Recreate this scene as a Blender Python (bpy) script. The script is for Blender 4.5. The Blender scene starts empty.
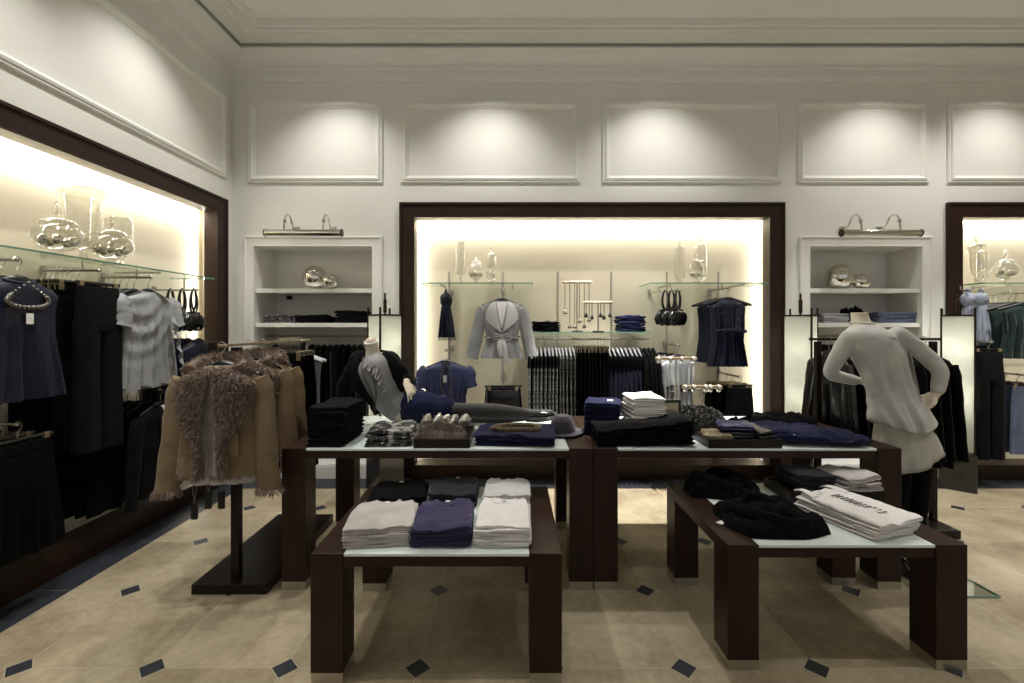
import bpy, math, random
from mathutils import Vector, Matrix, noise

SC = bpy.context.scene
COL = SC.collection
PI = math.pi
F, CX, HY, EYE = 455.0, 512.0, 325.0, 1.5      # focal length in pixels, principal column, horizon row, eye height
V = Vector


def wx(px, Y): return (px - CX) * Y / F
def wz(py, Y): return EYE + (HY - py) * Y / F


# ------------------------------------------------------------------ node helpers
class E:
    """A socket that builds Math nodes with Python operators."""
    def __init__(s, nt, k): s.nt, s.k = nt, k
    def op(s, o, *a):
        n = s.nt.nodes.new('ShaderNodeMath'); n.operation = o
        for i, v in enumerate((s,) + a):
            if isinstance(v, E): s.nt.links.new(v.k, n.inputs[i])
            else: n.inputs[i].default_value = v
        return E(s.nt, n.outputs[0])
    def __add__(s, o): return s.op('ADD', o)
    def __sub__(s, o): return s.op('SUBTRACT', o)
    def __mul__(s, o): return s.op('MULTIPLY', o)
    def __truediv__(s, o): return s.op('DIVIDE', o)
    def lt(s, o): return s.op('LESS_THAN', o)
    def gt(s, o): return s.op('GREATER_THAN', o)
    def mx(s, o): return s.op('MAXIMUM', o)
    def mn(s, o): return s.op('MINIMUM', o)
    def fr(s): return s.op('FRACT')
    def fl(s): return s.op('FLOOR')
    def ab(s): return s.op('ABSOLUTE')


def lin(c):
    f = lambda u: u / 12.92 if u <= .04045 else ((u + .055) / 1.055) ** 2.4
    return tuple(f(x / 255.0) for x in c[:3]) + (1.0,)


def mixc(nt, fac, a, b):
    n = nt.nodes.new('ShaderNodeMix'); n.data_type = 'RGBA'
    for idx, v in ((0, fac), (6, a), (7, b)):
        if isinstance(v, E): nt.links.new(v.k, n.inputs[idx])
        elif hasattr(v, 'is_output'): nt.links.new(v, n.inputs[idx])
        else: n.inputs[idx].default_value = v
    return n.outputs[2]


MATS = {}


def base_mat(name):
    m = bpy.data.materials.new(name); m.use_nodes = True
    nt = m.node_tree
    b = next(n for n in nt.nodes if n.type == 'BSDF_PRINCIPLED')
    return m, nt, b


def noise_tex(nt, scale, detail=3, stretch=None, rough=.5, coord='Object'):
    tc = nt.nodes.new('ShaderNodeTexCoord')
    src = tc.outputs[coord]
    if stretch:
        mp = nt.nodes.new('ShaderNodeMapping'); mp.inputs['Scale'].default_value = stretch
        nt.links.new(src, mp.inputs[0]); src = mp.outputs[0]
    n = nt.nodes.new('ShaderNodeTexNoise')
    n.inputs['Scale'].default_value = scale; n.inputs['Detail'].default_value = detail
    n.inputs['Roughness'].default_value = rough
    nt.links.new(src, n.inputs['Vector'])
    return n


def plain(name, col, rough=.5, metal=0.0, bump=0.0, bscale=150, var=0.0, vscale=6, sheen=0.0, coat=0.0, spec=.5, stretch=None, bdist=.004):
    if name in MATS: return MATS[name]
    m, nt, b = base_mat(name)
    c = lin(col)
    b.inputs['Base Color'].default_value = c
    b.inputs['Roughness'].default_value = rough
    b.inputs['Metallic'].default_value = metal
    b.inputs['Specular IOR Level'].default_value = spec
    if sheen: b.inputs['Sheen Weight'].default_value = sheen; b.inputs['Sheen Roughness'].default_value = .5
    if coat: b.inputs['Coat Weight'].default_value = coat; b.inputs['Coat Roughness'].default_value = .15
    if var:
        n = noise_tex(nt, vscale, 5, stretch)
        f = (E(nt, n.outputs[0]) - .5) * 2.0 + .5
        f = f.mx(0.0).mn(1.0)
        lo = tuple(x * (1 - var) for x in c[:3]) + (1,); hi = tuple(min(1, x * (1 + var)) for x in c[:3]) + (1,)
        nt.links.new(mixc(nt, f, lo, hi), b.inputs['Base Color'])
    if bump:
        n = noise_tex(nt, bscale, 2, stretch)
        bp = nt.nodes.new('ShaderNodeBump'); bp.inputs['Strength'].default_value = bump; bp.inputs['Distance'].default_value = bdist
        nt.links.new(n.outputs[0], bp.inputs['Height']); nt.links.new(bp.outputs[0], b.inputs['Normal'])
    MATS[name] = m
    return m


def cloth(name, col, rough=.85, var=.18, bump=.35, bscale=220, sheen=.15, vscale=9, spec=.25):
    return plain(name, col, rough, 0, bump, bscale, var, vscale, sheen, 0, spec)


def print_mat(name, a, b, scale=40, thr=.5, rough=.7, metal_b=0.0, kind='noise'):
    """Cloth with a two-colour woven or printed pattern."""
    if name in MATS: return MATS[name]
    m, nt, bs = base_mat(name)
    if kind == 'noise':
        f = E(nt, noise_tex(nt, scale, 2).outputs[0]).gt(thr)
    elif kind == 'band':
        tc = nt.nodes.new('ShaderNodeTexCoord'); sp = nt.nodes.new('ShaderNodeSeparateXYZ')
        nt.links.new(tc.outputs['Object'], sp.inputs[0])
        f = (E(nt, sp.outputs[2]) * scale).fr().lt(thr)
    else:
        tc = nt.nodes.new('ShaderNodeTexCoord')
        v = nt.nodes.new('ShaderNodeTexVoronoi'); v.inputs['Scale'].default_value = scale
        nt.links.new(tc.outputs['Object'], v.inputs['Vector'])
        f = E(nt, v.outputs[0]).lt(thr)
    nt.links.new(mixc(nt, f, lin(a), lin(b)), bs.inputs['Base Color'])
    bs.inputs['Roughness'].default_value = rough
    if metal_b: nt.links.new((f * metal_b).k, bs.inputs['Metallic'])
    MATS[name] = m
    return m


def wood(name, dark, light, rough=.38, stretch=(14, 14, 1.2)):
    if name in MATS: return MATS[name]
    m, nt, b = base_mat(name)
    n = noise_tex(nt, 5, 6, stretch, .62)
    f = ((E(nt, n.outputs[0]) - .5) * 1.8 + .5).mx(0.0).mn(1.0)
    nt.links.new(mixc(nt, f, lin(dark), lin(light)), b.inputs['Base Color'])
    b.inputs['Roughness'].default_value = rough
    b.inputs['Specular IOR Level'].default_value = .22
    bp = nt.nodes.new('ShaderNodeBump'); bp.inputs['Strength'].default_value = .08; bp.inputs['Distance'].default_value = .003
    nt.links.new(n.outputs[0], bp.inputs['Height']); nt.links.new(bp.outputs[0], b.inputs['Normal'])
    MATS[name] = m
    return m


def thin_glass(name, tint=(250, 252, 250), lo=.06, hi=.75, rough=.02, edge=None):
    """A thin wall of clear glass: see-through, with a mirror part that grows at grazing angles."""
    if name in MATS: return MATS[name]
    m = bpy.data.materials.new(name); m.use_nodes = True
    nt = m.node_tree; nt.nodes.clear()
    out = nt.nodes.new('ShaderNodeOutputMaterial')
    t = nt.nodes.new('ShaderNodeBsdfTransparent'); t.inputs[0].default_value = lin(tint)
    g = nt.nodes.new('ShaderNodeBsdfGlossy'); g.inputs['Roughness'].default_value = rough
    g.inputs[0].default_value = lin(edge or (255, 255, 255))
    lw = nt.nodes.new('ShaderNodeLayerWeight'); lw.inputs[0].default_value = .35
    f = E(nt, lw.outputs['Facing'])
    f = f.op('POWER', 1.5) * (hi - lo) + lo
    mx = nt.nodes.new('ShaderNodeMixShader')
    nt.links.new(f.k, mx.inputs[0]); nt.links.new(t.outputs[0], mx.inputs[1]); nt.links.new(g.outputs[0], mx.inputs[2])
    nt.links.new(mx.outputs[0], out.inputs[0])
    MATS[name] = m
    return m


# ------------------------------------------------------------------ mesh builder
class B:
    def __init__(s): s.v, s.f = [], []
    def add(s, vs, fs):
        k = len(s.v); s.v += [tuple(p) for p in vs]; s.f += [tuple(i + k for i in q) for q in fs]
        return s
    def box(s, x0, x1, y0, y1, z0, z1):
        x0, x1 = sorted((x0, x1)); y0, y1 = sorted((y0, y1)); z0, z1 = sorted((z0, z1))
        return s.add([(x0, y0, z0), (x1, y0, z0), (x1, y1, z0), (x0, y1, z0), (x0, y0, z1), (x1, y0, z1), (x1, y1, z1), (x0, y1, z1)],
                     [(3, 2, 1, 0), (4, 5, 6, 7), (0, 1, 5, 4), (1, 2, 6, 5), (2, 3, 7, 6), (3, 0, 4, 7)])
    def quad(s, a, b, c, d): return s.add([a, b, c, d], [(0, 1, 2, 3)])
    def loft(s, rings, closed=True, cap0=True, cap1=True):
        n = len(rings[0]); vs = [p for r in rings for p in r]; fs = []
        for i in range(len(rings) - 1):
            for j in range(n if closed else n - 1):
                k = (j + 1) % n
                fs.append((i * n + j, i * n + k, (i + 1) * n + k, (i + 1) * n + j))
        if closed and cap0: fs.append(tuple(range(n - 1, -1, -1)))
        if closed and cap1: fs.append(tuple((len(rings) - 1) * n + j for j in range(n)))
        return s.add(vs, fs)
    def tube(s, pts, r=.01, n=8, sx=1.0, sy=1.0, up=None, closed=False):
        pts = [V(p) for p in pts]; m = len(pts)
        rs = list(r) if isinstance(r, (list, tuple)) else [r] * m
        rings = []; prev = None
        for i, p in enumerate(pts):
            if closed: t = pts[(i + 1) % m] - pts[i - 1]
            else: t = pts[min(i + 1, m - 1)] - pts[max(i - 1, 0)]
            t = t.normalized() if t.length > 1e-9 else V((0, 0, 1))
            if prev is None:
                u = V(up) if up else (V((0, 1, 0)) if abs(t.y) < .9 else V((1, 0, 0)))
            else: u = prev
            u = (u - t * u.dot(t))
            if u.length < 1e-6: u = t.orthogonal()
            u.normalize(); w = t.cross(u); prev = u
            rings.append([p + (u * math.cos(2 * PI * k / n) * sx + w * math.sin(2 * PI * k / n) * sy) * rs[i] for k in range(n)])
        if closed: rings.append(rings[0]); return s.loft(rings, True, False, False)
        return s.loft(rings)
    def lathe(s, prof, n=24, c=(0, 0, 0), cap0=False, cap1=False):
        c = V(c)
        return s.loft([[c + V((r * math.cos(2 * PI * k / n), r * math.sin(2 * PI * k / n), z)) for k in range(n)] for r, z in prof], True, cap0, cap1)
    def sphere(s, c, r, n=16, m=10, sc=(1, 1, 1)):
        c = V(c)
        return s.loft([[c + V((sc[0] * r * math.sin(PI * i / m) * math.cos(2 * PI * k / n), sc[1] * r * math.sin(PI * i / m) * math.sin(2 * PI * k / n),
                        -sc[2] * r * math.cos(PI * i / m))) for k in range(n)] for i in [.04] + list(range(1, m)) + [m - .04]], True)
    def grid(s, rows): return s.loft(rows, False)
    def xf(s, M, start=0):
        s.v = s.v[:start] + [tuple(M @ V(p)) for p in s.v[start:]]
        return s
    def warp(s, fn, start=0):
        s.v = s.v[:start] + [tuple(fn(V(p))) for p in s.v[start:]]
        return s


def T(x=0, y=0, z=0): return Matrix.Translation((x, y, z))
def RZ(a): return Matrix.Rotation(a, 4, 'Z')
def RX(a): return Matrix.Rotation(a, 4, 'X')
def RY(a): return Matrix.Rotation(a, 4, 'Y')


def obj(name, b, mat, parent=None, smooth=True, bev=0, sub=0, angle=40):
    me = bpy.data.meshes.new(name)
    me.from_pydata(b.v, [], b.f); me.validate(); me.update()
    o = bpy.data.objects.new(name, me); COL.objects.link(o)
    for m in (mat if isinstance(mat, (list, tuple)) else [mat]): me.materials.append(m)
    if parent is not None: o.parent = parent
    if bev:
        md = o.modifiers.new('bevel', 'BEVEL'); md.width = bev; md.segments = 2; md.limit_method = 'ANGLE'; md.angle_limit = .6
    if sub:
        md = o.modifiers.new('sub', 'SUBSURF'); md.levels = sub; md.render_levels = sub
    if smooth and not bev:
        me.polygons.foreach_set('use_smooth', [True] * len(me.polygons))
        try: me.set_sharp_from_angle(angle=math.radians(angle))
        except Exception: pass
    return o


def fuse(b, voxel=.012, smooth=6):
    """Merge overlapping closed shapes into one continuous skin; returns a new B."""
    me = bpy.data.meshes.new('tmp'); me.from_pydata(b.v, [], b.f); me.update()
    o = bpy.data.objects.new('tmp', me); COL.objects.link(o)
    r = o.modifiers.new('r', 'REMESH'); r.mode = 'VOXEL'; r.voxel_size = voxel
    if smooth:
        k = o.modifiers.new('s', 'SMOOTH'); k.factor = .5; k.iterations = smooth
    dg = bpy.context.evaluated_depsgraph_get()
    em = o.evaluated_get(dg).to_mesh()
    nb = B(); nb.v = [tuple(v.co) for v in em.vertices]; nb.f = [tuple(p.vertices) for p in em.polygons]
    o.evaluated_get(dg).to_mesh_clear()
    bpy.data.objects.remove(o); bpy.data.meshes.remove(me)
    return nb


def tag(o, label, cat, group=None):
    o['label'] = label; o['category'] = cat
    if group: o['group'] = group
    return o


def thing(name, label, cat, loc=(0, 0, 0), rz=0, group=None):
    o = bpy.data.objects.new(name, None); COL.objects.link(o)
    o.empty_display_size = .05
    o.location = loc; o.rotation_euler = (0, 0, rz)
    return tag(o, label, cat, group)


def structure(name, b, mat, **kw):
    o = obj(name, b, mat, None, **kw); o['kind'] = 'structure'
    return o


def dup(root, loc=None, rz=None, label=None, group=None, scale=None, mat=None):
    """A copy of a thing with copies of its parts and their sub-parts."""
    r = root.copy(); COL.objects.link(r)
    def kids(src, dst):
        for ch in list(src.children):
            c = ch.copy(); c.parent = dst; COL.objects.link(c)
            c.matrix_parent_inverse = ch.matrix_parent_inverse.copy()
            if c.type == 'MESH': kids(ch, c)
    kids(root, r)
    if loc is not None: r.location = loc
    if rz is not None: r.rotation_euler = (0, 0, rz)
    if scale is not None: r.scale = scale
    if label: r['label'] = label
    if group: r['group'] = group
    return r


def place(root, loc, rz=0):
    root.location = loc; root.rotation_euler = (0, 0, rz)
    return root


def cr(vals, t):
    """Catmull-Rom through equally spaced values (numbers), t in 0..1."""
    n = len(vals) - 1
    x = min(max(t, 0), 1) * n; i = min(int(x), n - 1); u = x - i
    p0, p1, p2, p3 = vals[max(i - 1, 0)], vals[i], vals[i + 1], vals[min(i + 2, n)]
    return .5 * (2 * p1 + (p2 - p0) * u + (2 * p0 - 5 * p1 + 4 * p2 - p3) * u * u + (3 * p1 - p0 - 3 * p2 + p3) * u ** 3)


def rowat(rows, z):
    """Linear interpolation of (z, hw, hd, cx, cy) rows, z falling."""
    for a, b in zip(rows, rows[1:]):
        if z >= b[0] - 1e-9:
            u = 0 if a[0] == b[0] else min(max((a[0] - z) / (a[0] - b[0]), 0), 1)
            return [a[i] + (b[i] - a[i]) * u for i in range(5)]
    return list(rows[-1])


def spath(pts, n):
    """n points on a smooth curve through pts."""
    pts = [V(p) for p in pts]
    return [V((cr([p.x for p in pts], i / (n - 1)), cr([p.y for p in pts], i / (n - 1)), cr([p.z for p in pts], i / (n - 1)))) for i in range(n)]


# ------------------------------------------------------------------ materials
WOOD = wood('dark stained wood', (31, 18, 13), (55, 36, 27))
WOODF = wood('dark stained frame wood', (32, 19, 13), (53, 35, 26), .45, (1.5, 14, 14))
BLACKWOOD = wood('black stained wood', (20, 15, 13), (34, 26, 22), .3)
WHITE = plain('white satin paint', (228, 226, 219), .45, bump=.05, bscale=60)
WALL = plain('pale wall paint', (224, 222, 214), .6, bump=.06, bscale=90, var=.02, vscale=2)
CEIL = plain('ceiling paint', (222, 220, 212), .7)
CREAM = plain('cream alcove paint', (226, 215, 188), .55, bump=.05, bscale=90)
STEEL = plain('brushed steel', (190, 186, 176), .28, 1.0)
CHROME = plain('polished nickel', (215, 210, 200), .08, 1.0)
BRONZE = plain('dark bronze metal', (58, 46, 38), .35, .9)
BRASSBAR = plain('pale brass bar', (160, 142, 114), .35, .6)
SILVER = plain('mirror glass ball', (225, 222, 212), .03, 1.0)
FROST = plain('frosted white glass top', (226, 236, 230), .22, spec=.6, coat=.3)
GLASS = thin_glass('clear glass', (244, 244, 240), .11, .95)
PLATE = thin_glass('flat clear glass', (247, 251, 249), .03, .5)
GEDGE = plain('green glass edge', (88, 138, 114), .15, spec=.6)
BLACKPL = plain('black plastic', (14, 13, 13), .35)
PAPER = plain('white paper tag', (230, 228, 222), .7)
BLACKC = cloth('black cloth', (9, 9, 10), sheen=.0, spec=.08)
BLACK2 = cloth('soft black wool', (12, 11, 12), sheen=.02, spec=.08)
SLATEC = cloth('dark grey suiting', (14, 15, 17), sheen=.01, spec=.1)
NAVY = cloth('navy cloth', (23, 26, 54), sheen=.03, spec=.12)
NAVYD = cloth('deep navy satin', (15, 17, 40), sheen=.02, rough=.5, spec=.3)
BLUE = cloth('blue silk', (36, 44, 82), rough=.55, spec=.4)
PURPLE = cloth('purple jersey', (44, 38, 74))
GREYC = cloth('grey wool', (140, 140, 140))
GREYB = cloth('dove grey silk', (150, 152, 153), rough=.5, spec=.4)
STONE = cloth('stone jersey', (181, 174, 170))
WHITEC = cloth('white jersey', (222, 217, 214), var=.05)
GREYJ = cloth('pale grey jersey', (190, 188, 188), var=.06)
CHARC = cloth('charcoal jersey', (36, 36, 42), sheen=.05, spec=.12)
GREEN = cloth('bottle green cloth', (26, 44, 40))
DENIM = cloth('faded denim', (88, 98, 122), bump=.5)
SUEDE = cloth('tan suede', (118, 100, 76), rough=.95, sheen=.12, var=.25)
SHEER = cloth('grey heather knit', (186, 184, 178), bump=.4, bscale=120)
SKIN = plain('cream mannequin shell', (226, 214, 192), .35, spec=.5)
TIGHTS = cloth('grey tights', (50, 48, 48), rough=.6)
PRINT = print_mat('black and silver print', (20, 20, 22), (150, 148, 142), 28, .56, .5)
PRINT2 = print_mat('grey snake print', (56, 56, 60), (150, 150, 150), 45, .5, .7)
TWEED = print_mat('black and white tweed', (22, 22, 24), (140, 138, 134), 90, .55, .9)
SEQUIN = print_mat('black sequins', (16, 15, 16), (140, 132, 118), 130, .22, .35, .8, 'vor')
SEQB = print_mat('blue sequins', (34, 38, 82), (120, 126, 160), 130, .25, .4, .6, 'vor')
SEQG = print_mat('gold sequins', (116, 100, 78), (190, 176, 150), 150, .35, .4, .6, 'vor')
SATINS = plain('silver satin', (176, 178, 180), .3, .55, bump=.2, bscale=30, bdist=.01)
LEATHER = plain('black shiny leather', (15, 14, 15), .25, bump=.3, bscale=70, spec=.6)
FURB = cloth('taupe fur', (128, 110, 97), rough=.9, var=.35, vscale=30)
FURG = cloth('grey fur', (70, 68, 66), rough=.9, var=.5, vscale=25)
FELT = cloth('grey felt', (66, 62, 68), rough=.95)
PEWTER = cloth('pewter satin', (128, 127, 128), rough=.42, spec=.5, bump=.15)
FURT = cloth('grey brown fur', (112, 100, 90), rough=.9, var=.3, vscale=30)
# ------------------------------------------------------------------ the room
XL, XR, YB, YF, ZC = -2.745, 6.3, 4.46, -2.4, 4.13     # wall planes and ceiling height
REC = .18                                               # depth of the lit alcoves
TILE, TX0, TY0 = .5816, .170, 1.99                      # floor tile size and one tile corner


def floor_mat():
    m, nt, b = base_mat('limestone floor with slate dots')
    geo = nt.nodes.new('ShaderNodeNewGeometry'); sp = nt.nodes.new('ShaderNodeSeparateXYZ')
    nt.links.new(geo.outputs['Position'], sp.inputs[0])
    X, Y = E(nt, sp.outputs[0]), E(nt, sp.outputs[1])
    u, v = (X - TX0) / TILE, (Y - TY0) / TILE
    fu, fv = ((u + .5).fr() - .5).ab(), ((v + .5).fr() - .5).ab()
    s = fu + fv
    dot = s.lt(.098)
    joint = fu.mn(fv).lt(.0035).mx(s.lt(.106))
    bX, bY = X.lt(-2.49), Y.gt(4.17)
    border = bX.mx(bY)
    bj = (bX * fv.lt(.003)).mx(bY * fu.lt(.003)).mx((X + 2.49).ab().lt(.002) * Y.lt(4.17)).mx((Y - 4.17).ab().lt(.002) * X.gt(-2.49))
    wn = nt.nodes.new('ShaderNodeTexWhiteNoise'); wn.noise_dimensions = '2D'
    cb = nt.nodes.new('ShaderNodeCombineXYZ')
    nt.links.new(u.fl().k, cb.inputs[0]); nt.links.new(v.fl().k, cb.inputs[1]); nt.links.new(cb.outputs[0], wn.inputs['Vector'])
    n1 = noise_tex(nt, 2.4, 8, None, .62); n2 = noise_tex(nt, 26, 4, None, .6)
    f = (E(nt, n1.outputs[0]) - .5) * 2.2 + .5 + (E(nt, wn.outputs[0]) - .5) * .45 + (E(nt, n2.outputs[0]) - .5) * .8
    stone = mixc(nt, f.mx(0.).mn(1.), lin((128, 114, 90)), lin((186, 172, 145)))
    slate = mixc(nt, E(nt, n2.outputs[0]), lin((27, 29, 33)), lin((58, 61, 68)))
    c = mixc(nt, joint, stone, lin((178, 168, 146)))
    c = mixc(nt, dot.mx(border), c, slate)
    c = mixc(nt, bj * border, c, lin((120, 120, 118)))
    nt.links.new(c, b.inputs['Base Color'])
    b.inputs['Roughness'].default_value = .42; b.inputs['Specular IOR Level'].default_value = .35
    bp = nt.nodes.new('ShaderNodeBump'); bp.inputs['Strength'].default_value = .25; bp.inputs['Distance'].default_value = .002
    nt.links.new(((E(nt, n2.outputs[0]) * .4) - joint).k, bp.inputs['Height']); nt.links.new(bp.outputs[0], b.inputs['Normal'])
    return m


structure('floor', B().box(XL - .3, XR, YF, YB + .5, -.08, 0), floor_mat(), smooth=False)


def holed(u0, u1, z0, z1, holes, pt):
    """Rectangles of a wall around its openings; pt(u, z) gives the point."""
    us = sorted({u0, u1, *[h[0] for h in holes], *[h[1] for h in holes]}); zs = sorted({z0, z1, *[h[2] for h in holes], *[h[3] for h in holes]})
    us = [a for a in us if u0 <= a <= u1]; zs = [a for a in zs if z0 <= a <= z1]
    b = B()
    for a0, a1 in zip(us, us[1:]):
        for c0, c1 in zip(zs, zs[1:]):
            m, k = (a0 + a1) / 2, (c0 + c1) / 2
            if any(h[0] < m < h[1] and h[2] < k < h[3] for h in holes): continue
            b.quad(pt(a0, c0), pt(a1, c0), pt(a1, c1), pt(a0, c1))
    return b


# openings: centre alcove, end alcove, the two white shelf niches (inner edges); the side alcove on the other wall
AX0, AX1, AZ0, AZ1 = wx(415, YB), wx(768.5, YB), .137, wz(218, YB)
EX0, EX1 = wx(960.5, YB), 5.95
N1 = (wx(255, YB), wx(372.6, YB), .137, wz(246.5, YB))
N2 = (wx(809, YB), wx(920.5, YB), .137, wz(246.5, YB))
LY0, LY1 = .75, 4.205
FW = .147

pb = lambda u, z: (u, YB, z)
pl = lambda u, z: (XL, u, z)
structure('wall_back', holed(XL, XR, 0, ZC + .1, [(AX0, AX1, AZ0, AZ1), (EX0, EX1, AZ0, AZ1), N1, N2], pb), WALL, smooth=False)
structure('wall_left', holed(YF, YB, 0, ZC + .1, [(LY0, LY1, AZ0, AZ1)], pl), WALL, smooth=False)
structure('wall_right', B().box(XR, XR + .1, YF, YB, 0, ZC + .1), WALL, smooth=False)


def recess(name, u0, u1, z0, z1, d, pt3, mats, base=True):
    """Five inner faces of an alcove: pt3(u, depth, z)."""
    b = B()
    e = .10
    b.quad(pt3(u0 - e, d, z0), pt3(u1 + e, d, z0), pt3(u1 + e, d, z1 + e), pt3(u0 - e, d, z1 + e))
    b.quad(pt3(u0 - e, -.0, z1 + e), pt3(u1 + e, -.0, z1 + e), pt3(u1 + e, d, z1 + e), pt3(u0 - e, d, z1 + e))
    for u in (u0 - e, u1 + e):
        b.quad(pt3(u, 0, z0), pt3(u, d, z0), pt3(u, d, z1 + e), pt3(u, 0, z1 + e))
    return structure(name, b, mats, smooth=False)


recess('wall_recess_1', AX0, AX1, AZ0, AZ1, REC, lambda u, d, z: (u, YB + d, z), CREAM)
recess('wall_recess_2', EX0, EX1, AZ0, AZ1, REC, lambda u, d, z: (u, YB + d, z), CREAM)
recess('wall_recess_3', LY0, LY1, AZ0, AZ1, REC, lambda u, d, z: (XL - d, u, z), CREAM)


def sweep(path, prof, closed=False):
    """path: list of functions (a, h) -> point, one per corner; prof: list of (a, h)."""
    b = B(); rings = [[p(a, h) for a, h in prof] for p in path]
    if closed: rings.append(rings[0])
    return b.loft(rings, False)


def alcove_frame(name, u0, u1, z1, pt3, end1=True):
    """Dark frame round three sides: flat board with a raised outer bead and a returning inner edge."""
    prof = [(-FW, 0), (-FW, .034), (-FW + .02, .034), (-FW + .026, .022), (-.012, .022), (-.008, .026), (0, .026), (0, -.10)]
    path = [lambda a, h: pt3(u0 + a, -h, 0.0), lambda a, h: pt3(u0 + a, -h, z1 - a), lambda a, h: pt3(u1 - a, -h, z1 - a), lambda a, h: pt3(u1 - a, -h, 0.0)]
    return structure(name, sweep(path, prof), WOODF, smooth=False)


alcove_frame('trim_1', AX0, AX1, AZ1, lambda u, d, z: (u, YB + d, z))
alcove_frame('trim_2', EX0, EX1, AZ1, lambda u, d, z: (u, YB + d, z))
alcove_frame('trim_3', LY0, LY1, AZ1, lambda u, d, z: (XL - d, u, z))
# dark plinths under the alcoves
structure('trim_4', B().box(AX0 + .001, AX1 - .001, YB - .035, YB + REC, 0, .137), WOOD, smooth=False)
structure('trim_5', B().box(EX0 + .001, EX1 - .001, YB - .035, YB + REC, 0, .137), WOOD, smooth=False)
structure('trim_6', B().box(XL - REC, XL + .035, LY0 + .001, LY1 - .001, 0, .137), WOOD, smooth=False)


# white skirting between the alcoves
def skirting(name, x0, x1):
    prof = [(0, .137), (.012, .132), (.016, .11), (.018, 0)]
    b = B().loft([[(x, YB - a, z) for a, z in prof] for x in (x0, x1)], False)
    return structure(name, b, WHITE, smooth=False)


skirting('baseboard_back', XL, AX0 - FW)
skirting('baseboard_middle', AX1 + FW, EX0 - FW)

# raised picture-frame panels high on the walls
PP = [(0, 0), (0, .012), (.012, .02), (.022, .016), (.03, .026), (.046, .03), (.056, .02), (.062, .012), (.07, .010), (.076, 0)]


def panel(name, u0, u1, z0, z1, pt3):
    path = [lambda a, h: pt3(u0 + a, -h, z0 + a), lambda a, h: pt3(u0 + a, -h, z1 - a), lambda a, h: pt3(u1 - a, -h, z1 - a), lambda a, h: pt3(u1 - a, -h, z0 + a)]
    return structure(name, sweep(path, PP, True), WHITE, smooth=False)


PZ0, PZ1 = wz(183.5, YB), wz(101, YB)
for k, (a, c) in enumerate([(248, 383), (401, 580.5), (602, 780.5), (797, 928), (947, 1085)]):
    panel('trim_%d' % (7 + k), wx(a, YB), wx(c, YB), PZ0, PZ1, lambda u, d, z: (u, YB + d, z))
panel('trim_12', .8, 4.36, PZ0 + .01, PZ1 + .01, lambda u, d, z: (XL - d, u, z))

# cornice along both walls, then the ceiling with a stepped border
CP = [(0, 3.875), (.018, 3.88), (.022, 3.905), (.036, 3.912), (.036, 3.928), (.026, 3.936), (.03, 3.978), (.056, 3.984), (.06, 4.002), (.05, 4.008), (.075, 4.034), (.11, 4.058), (.15, 4.078), (.19, 4.088), (.2, 4.094), (.2, 4.106), (.17, 4.112), (.17, 4.18)]
far, near = XR, YF
structure('trim_13', sweep([lambda a, h: (XL + a, near, h), lambda a, h: (XL + a, YB - a, h), lambda a, h: (far, YB - a, h)], CP), WHITE, smooth=False)
KP = [(.20, 4.22), (.215, 4.20), (.215, 4.128), (.36, 4.122), (.365, 4.108), (.385, 4.098), (.40, 4.112), (.42, 4.114), (.44, 4.092), (.475, 4.084), (.485, 4.104), (.50, 4.108), (.515, 4.086), (.545, 4.08), (.556, 4.104), (.56, 4.126), (.60, 4.13), (9.4, 4.13)]
ck = [(a, h) for a, h in KP]
structure('ceiling', B().box(XL - .05, XR, YF, YB + .05, 4.24, 4.3), CEIL, smooth=False)
structure('trim_14', sweep([lambda a, h: (XL + a, near, h), lambda a, h: (XL + a, YB - a, h), lambda a, h: (far, YB - a, h)], ck[:-1]), CEIL, smooth=False)
structure('ceiling_panel', B().quad((XL + .60, YF, 4.13), (far, YF, 4.13), (far, YB - .60, 4.13), (XL + .60, YB - .60, 4.13)), CEIL, smooth=False)


# ------------------------------------------------------------------ white built-in shelf niches
def niche(hole, label):
    x0, x1, z0, z1 = hole
    D = .41
    t = thing('shelf_niche', label, 'shelving', ((x0 + x1) / 2, YB, 0), 0, 'white shelf niches')
    w = (x1 - x0) / 2
    b = B().box(-w - .001, w + .001, D, D + .02, .0, z1)
    obj('back_panel', b, WHITE, t, smooth=False)
    for s in (-1, 1):
        obj('side_panel', B().box(s * w, s * (w + .02), .0, D, 0, z1), WHITE, t, smooth=False)
    obj('top_panel', B().box(-w, w, 0, D, z1, z1 + .02), WHITE, t, smooth=False)
    obj('plinth', B().box(-w, w, -.01, D, 0, .137), WHITE, t, smooth=False)
    # moulded surround
    pr = [(-.098, 0), (-.098, .022), (-.086, .026), (-.076, .018), (-.012, .016), (-.008, .02), (0, .02), (0, 0)]
    path = [lambda a, h: (-w + a, -h, .0), lambda a, h: (-w + a, -h, z1 - a), lambda a, h: (w - a, -h, z1 - a), lambda a, h: (w - a, -h, .0)]
    obj('surround', sweep(path, pr), WHITE, t, smooth=False)
    for zt in (wz(288.5, YB), wz(323, YB)):
        sh = obj('shelf', B().box(-w + .002, w - .002, .002, D - .002, zt - .042, zt), WHITE, t, bev=.003)
    for s in (-.74,):
        obj('shelf_bracket', B().box(s * w - .02, s * w + .02, D - .05, D - .005, wz(323, YB) + .25, wz(323, YB) + .29), BRONZE, t, smooth=False)
    obj('hanging_bar', B().tube([(-w + .003, .2, 1.385), (w - .003, .2, 1.385)], .011, 8), BRASSBAR, t)
    return t


niche(N1, 'white built-in shelf niche beside the tan fur-collared jackets')
niche(N2, 'white built-in shelf niche behind the standing mannequin')


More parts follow.
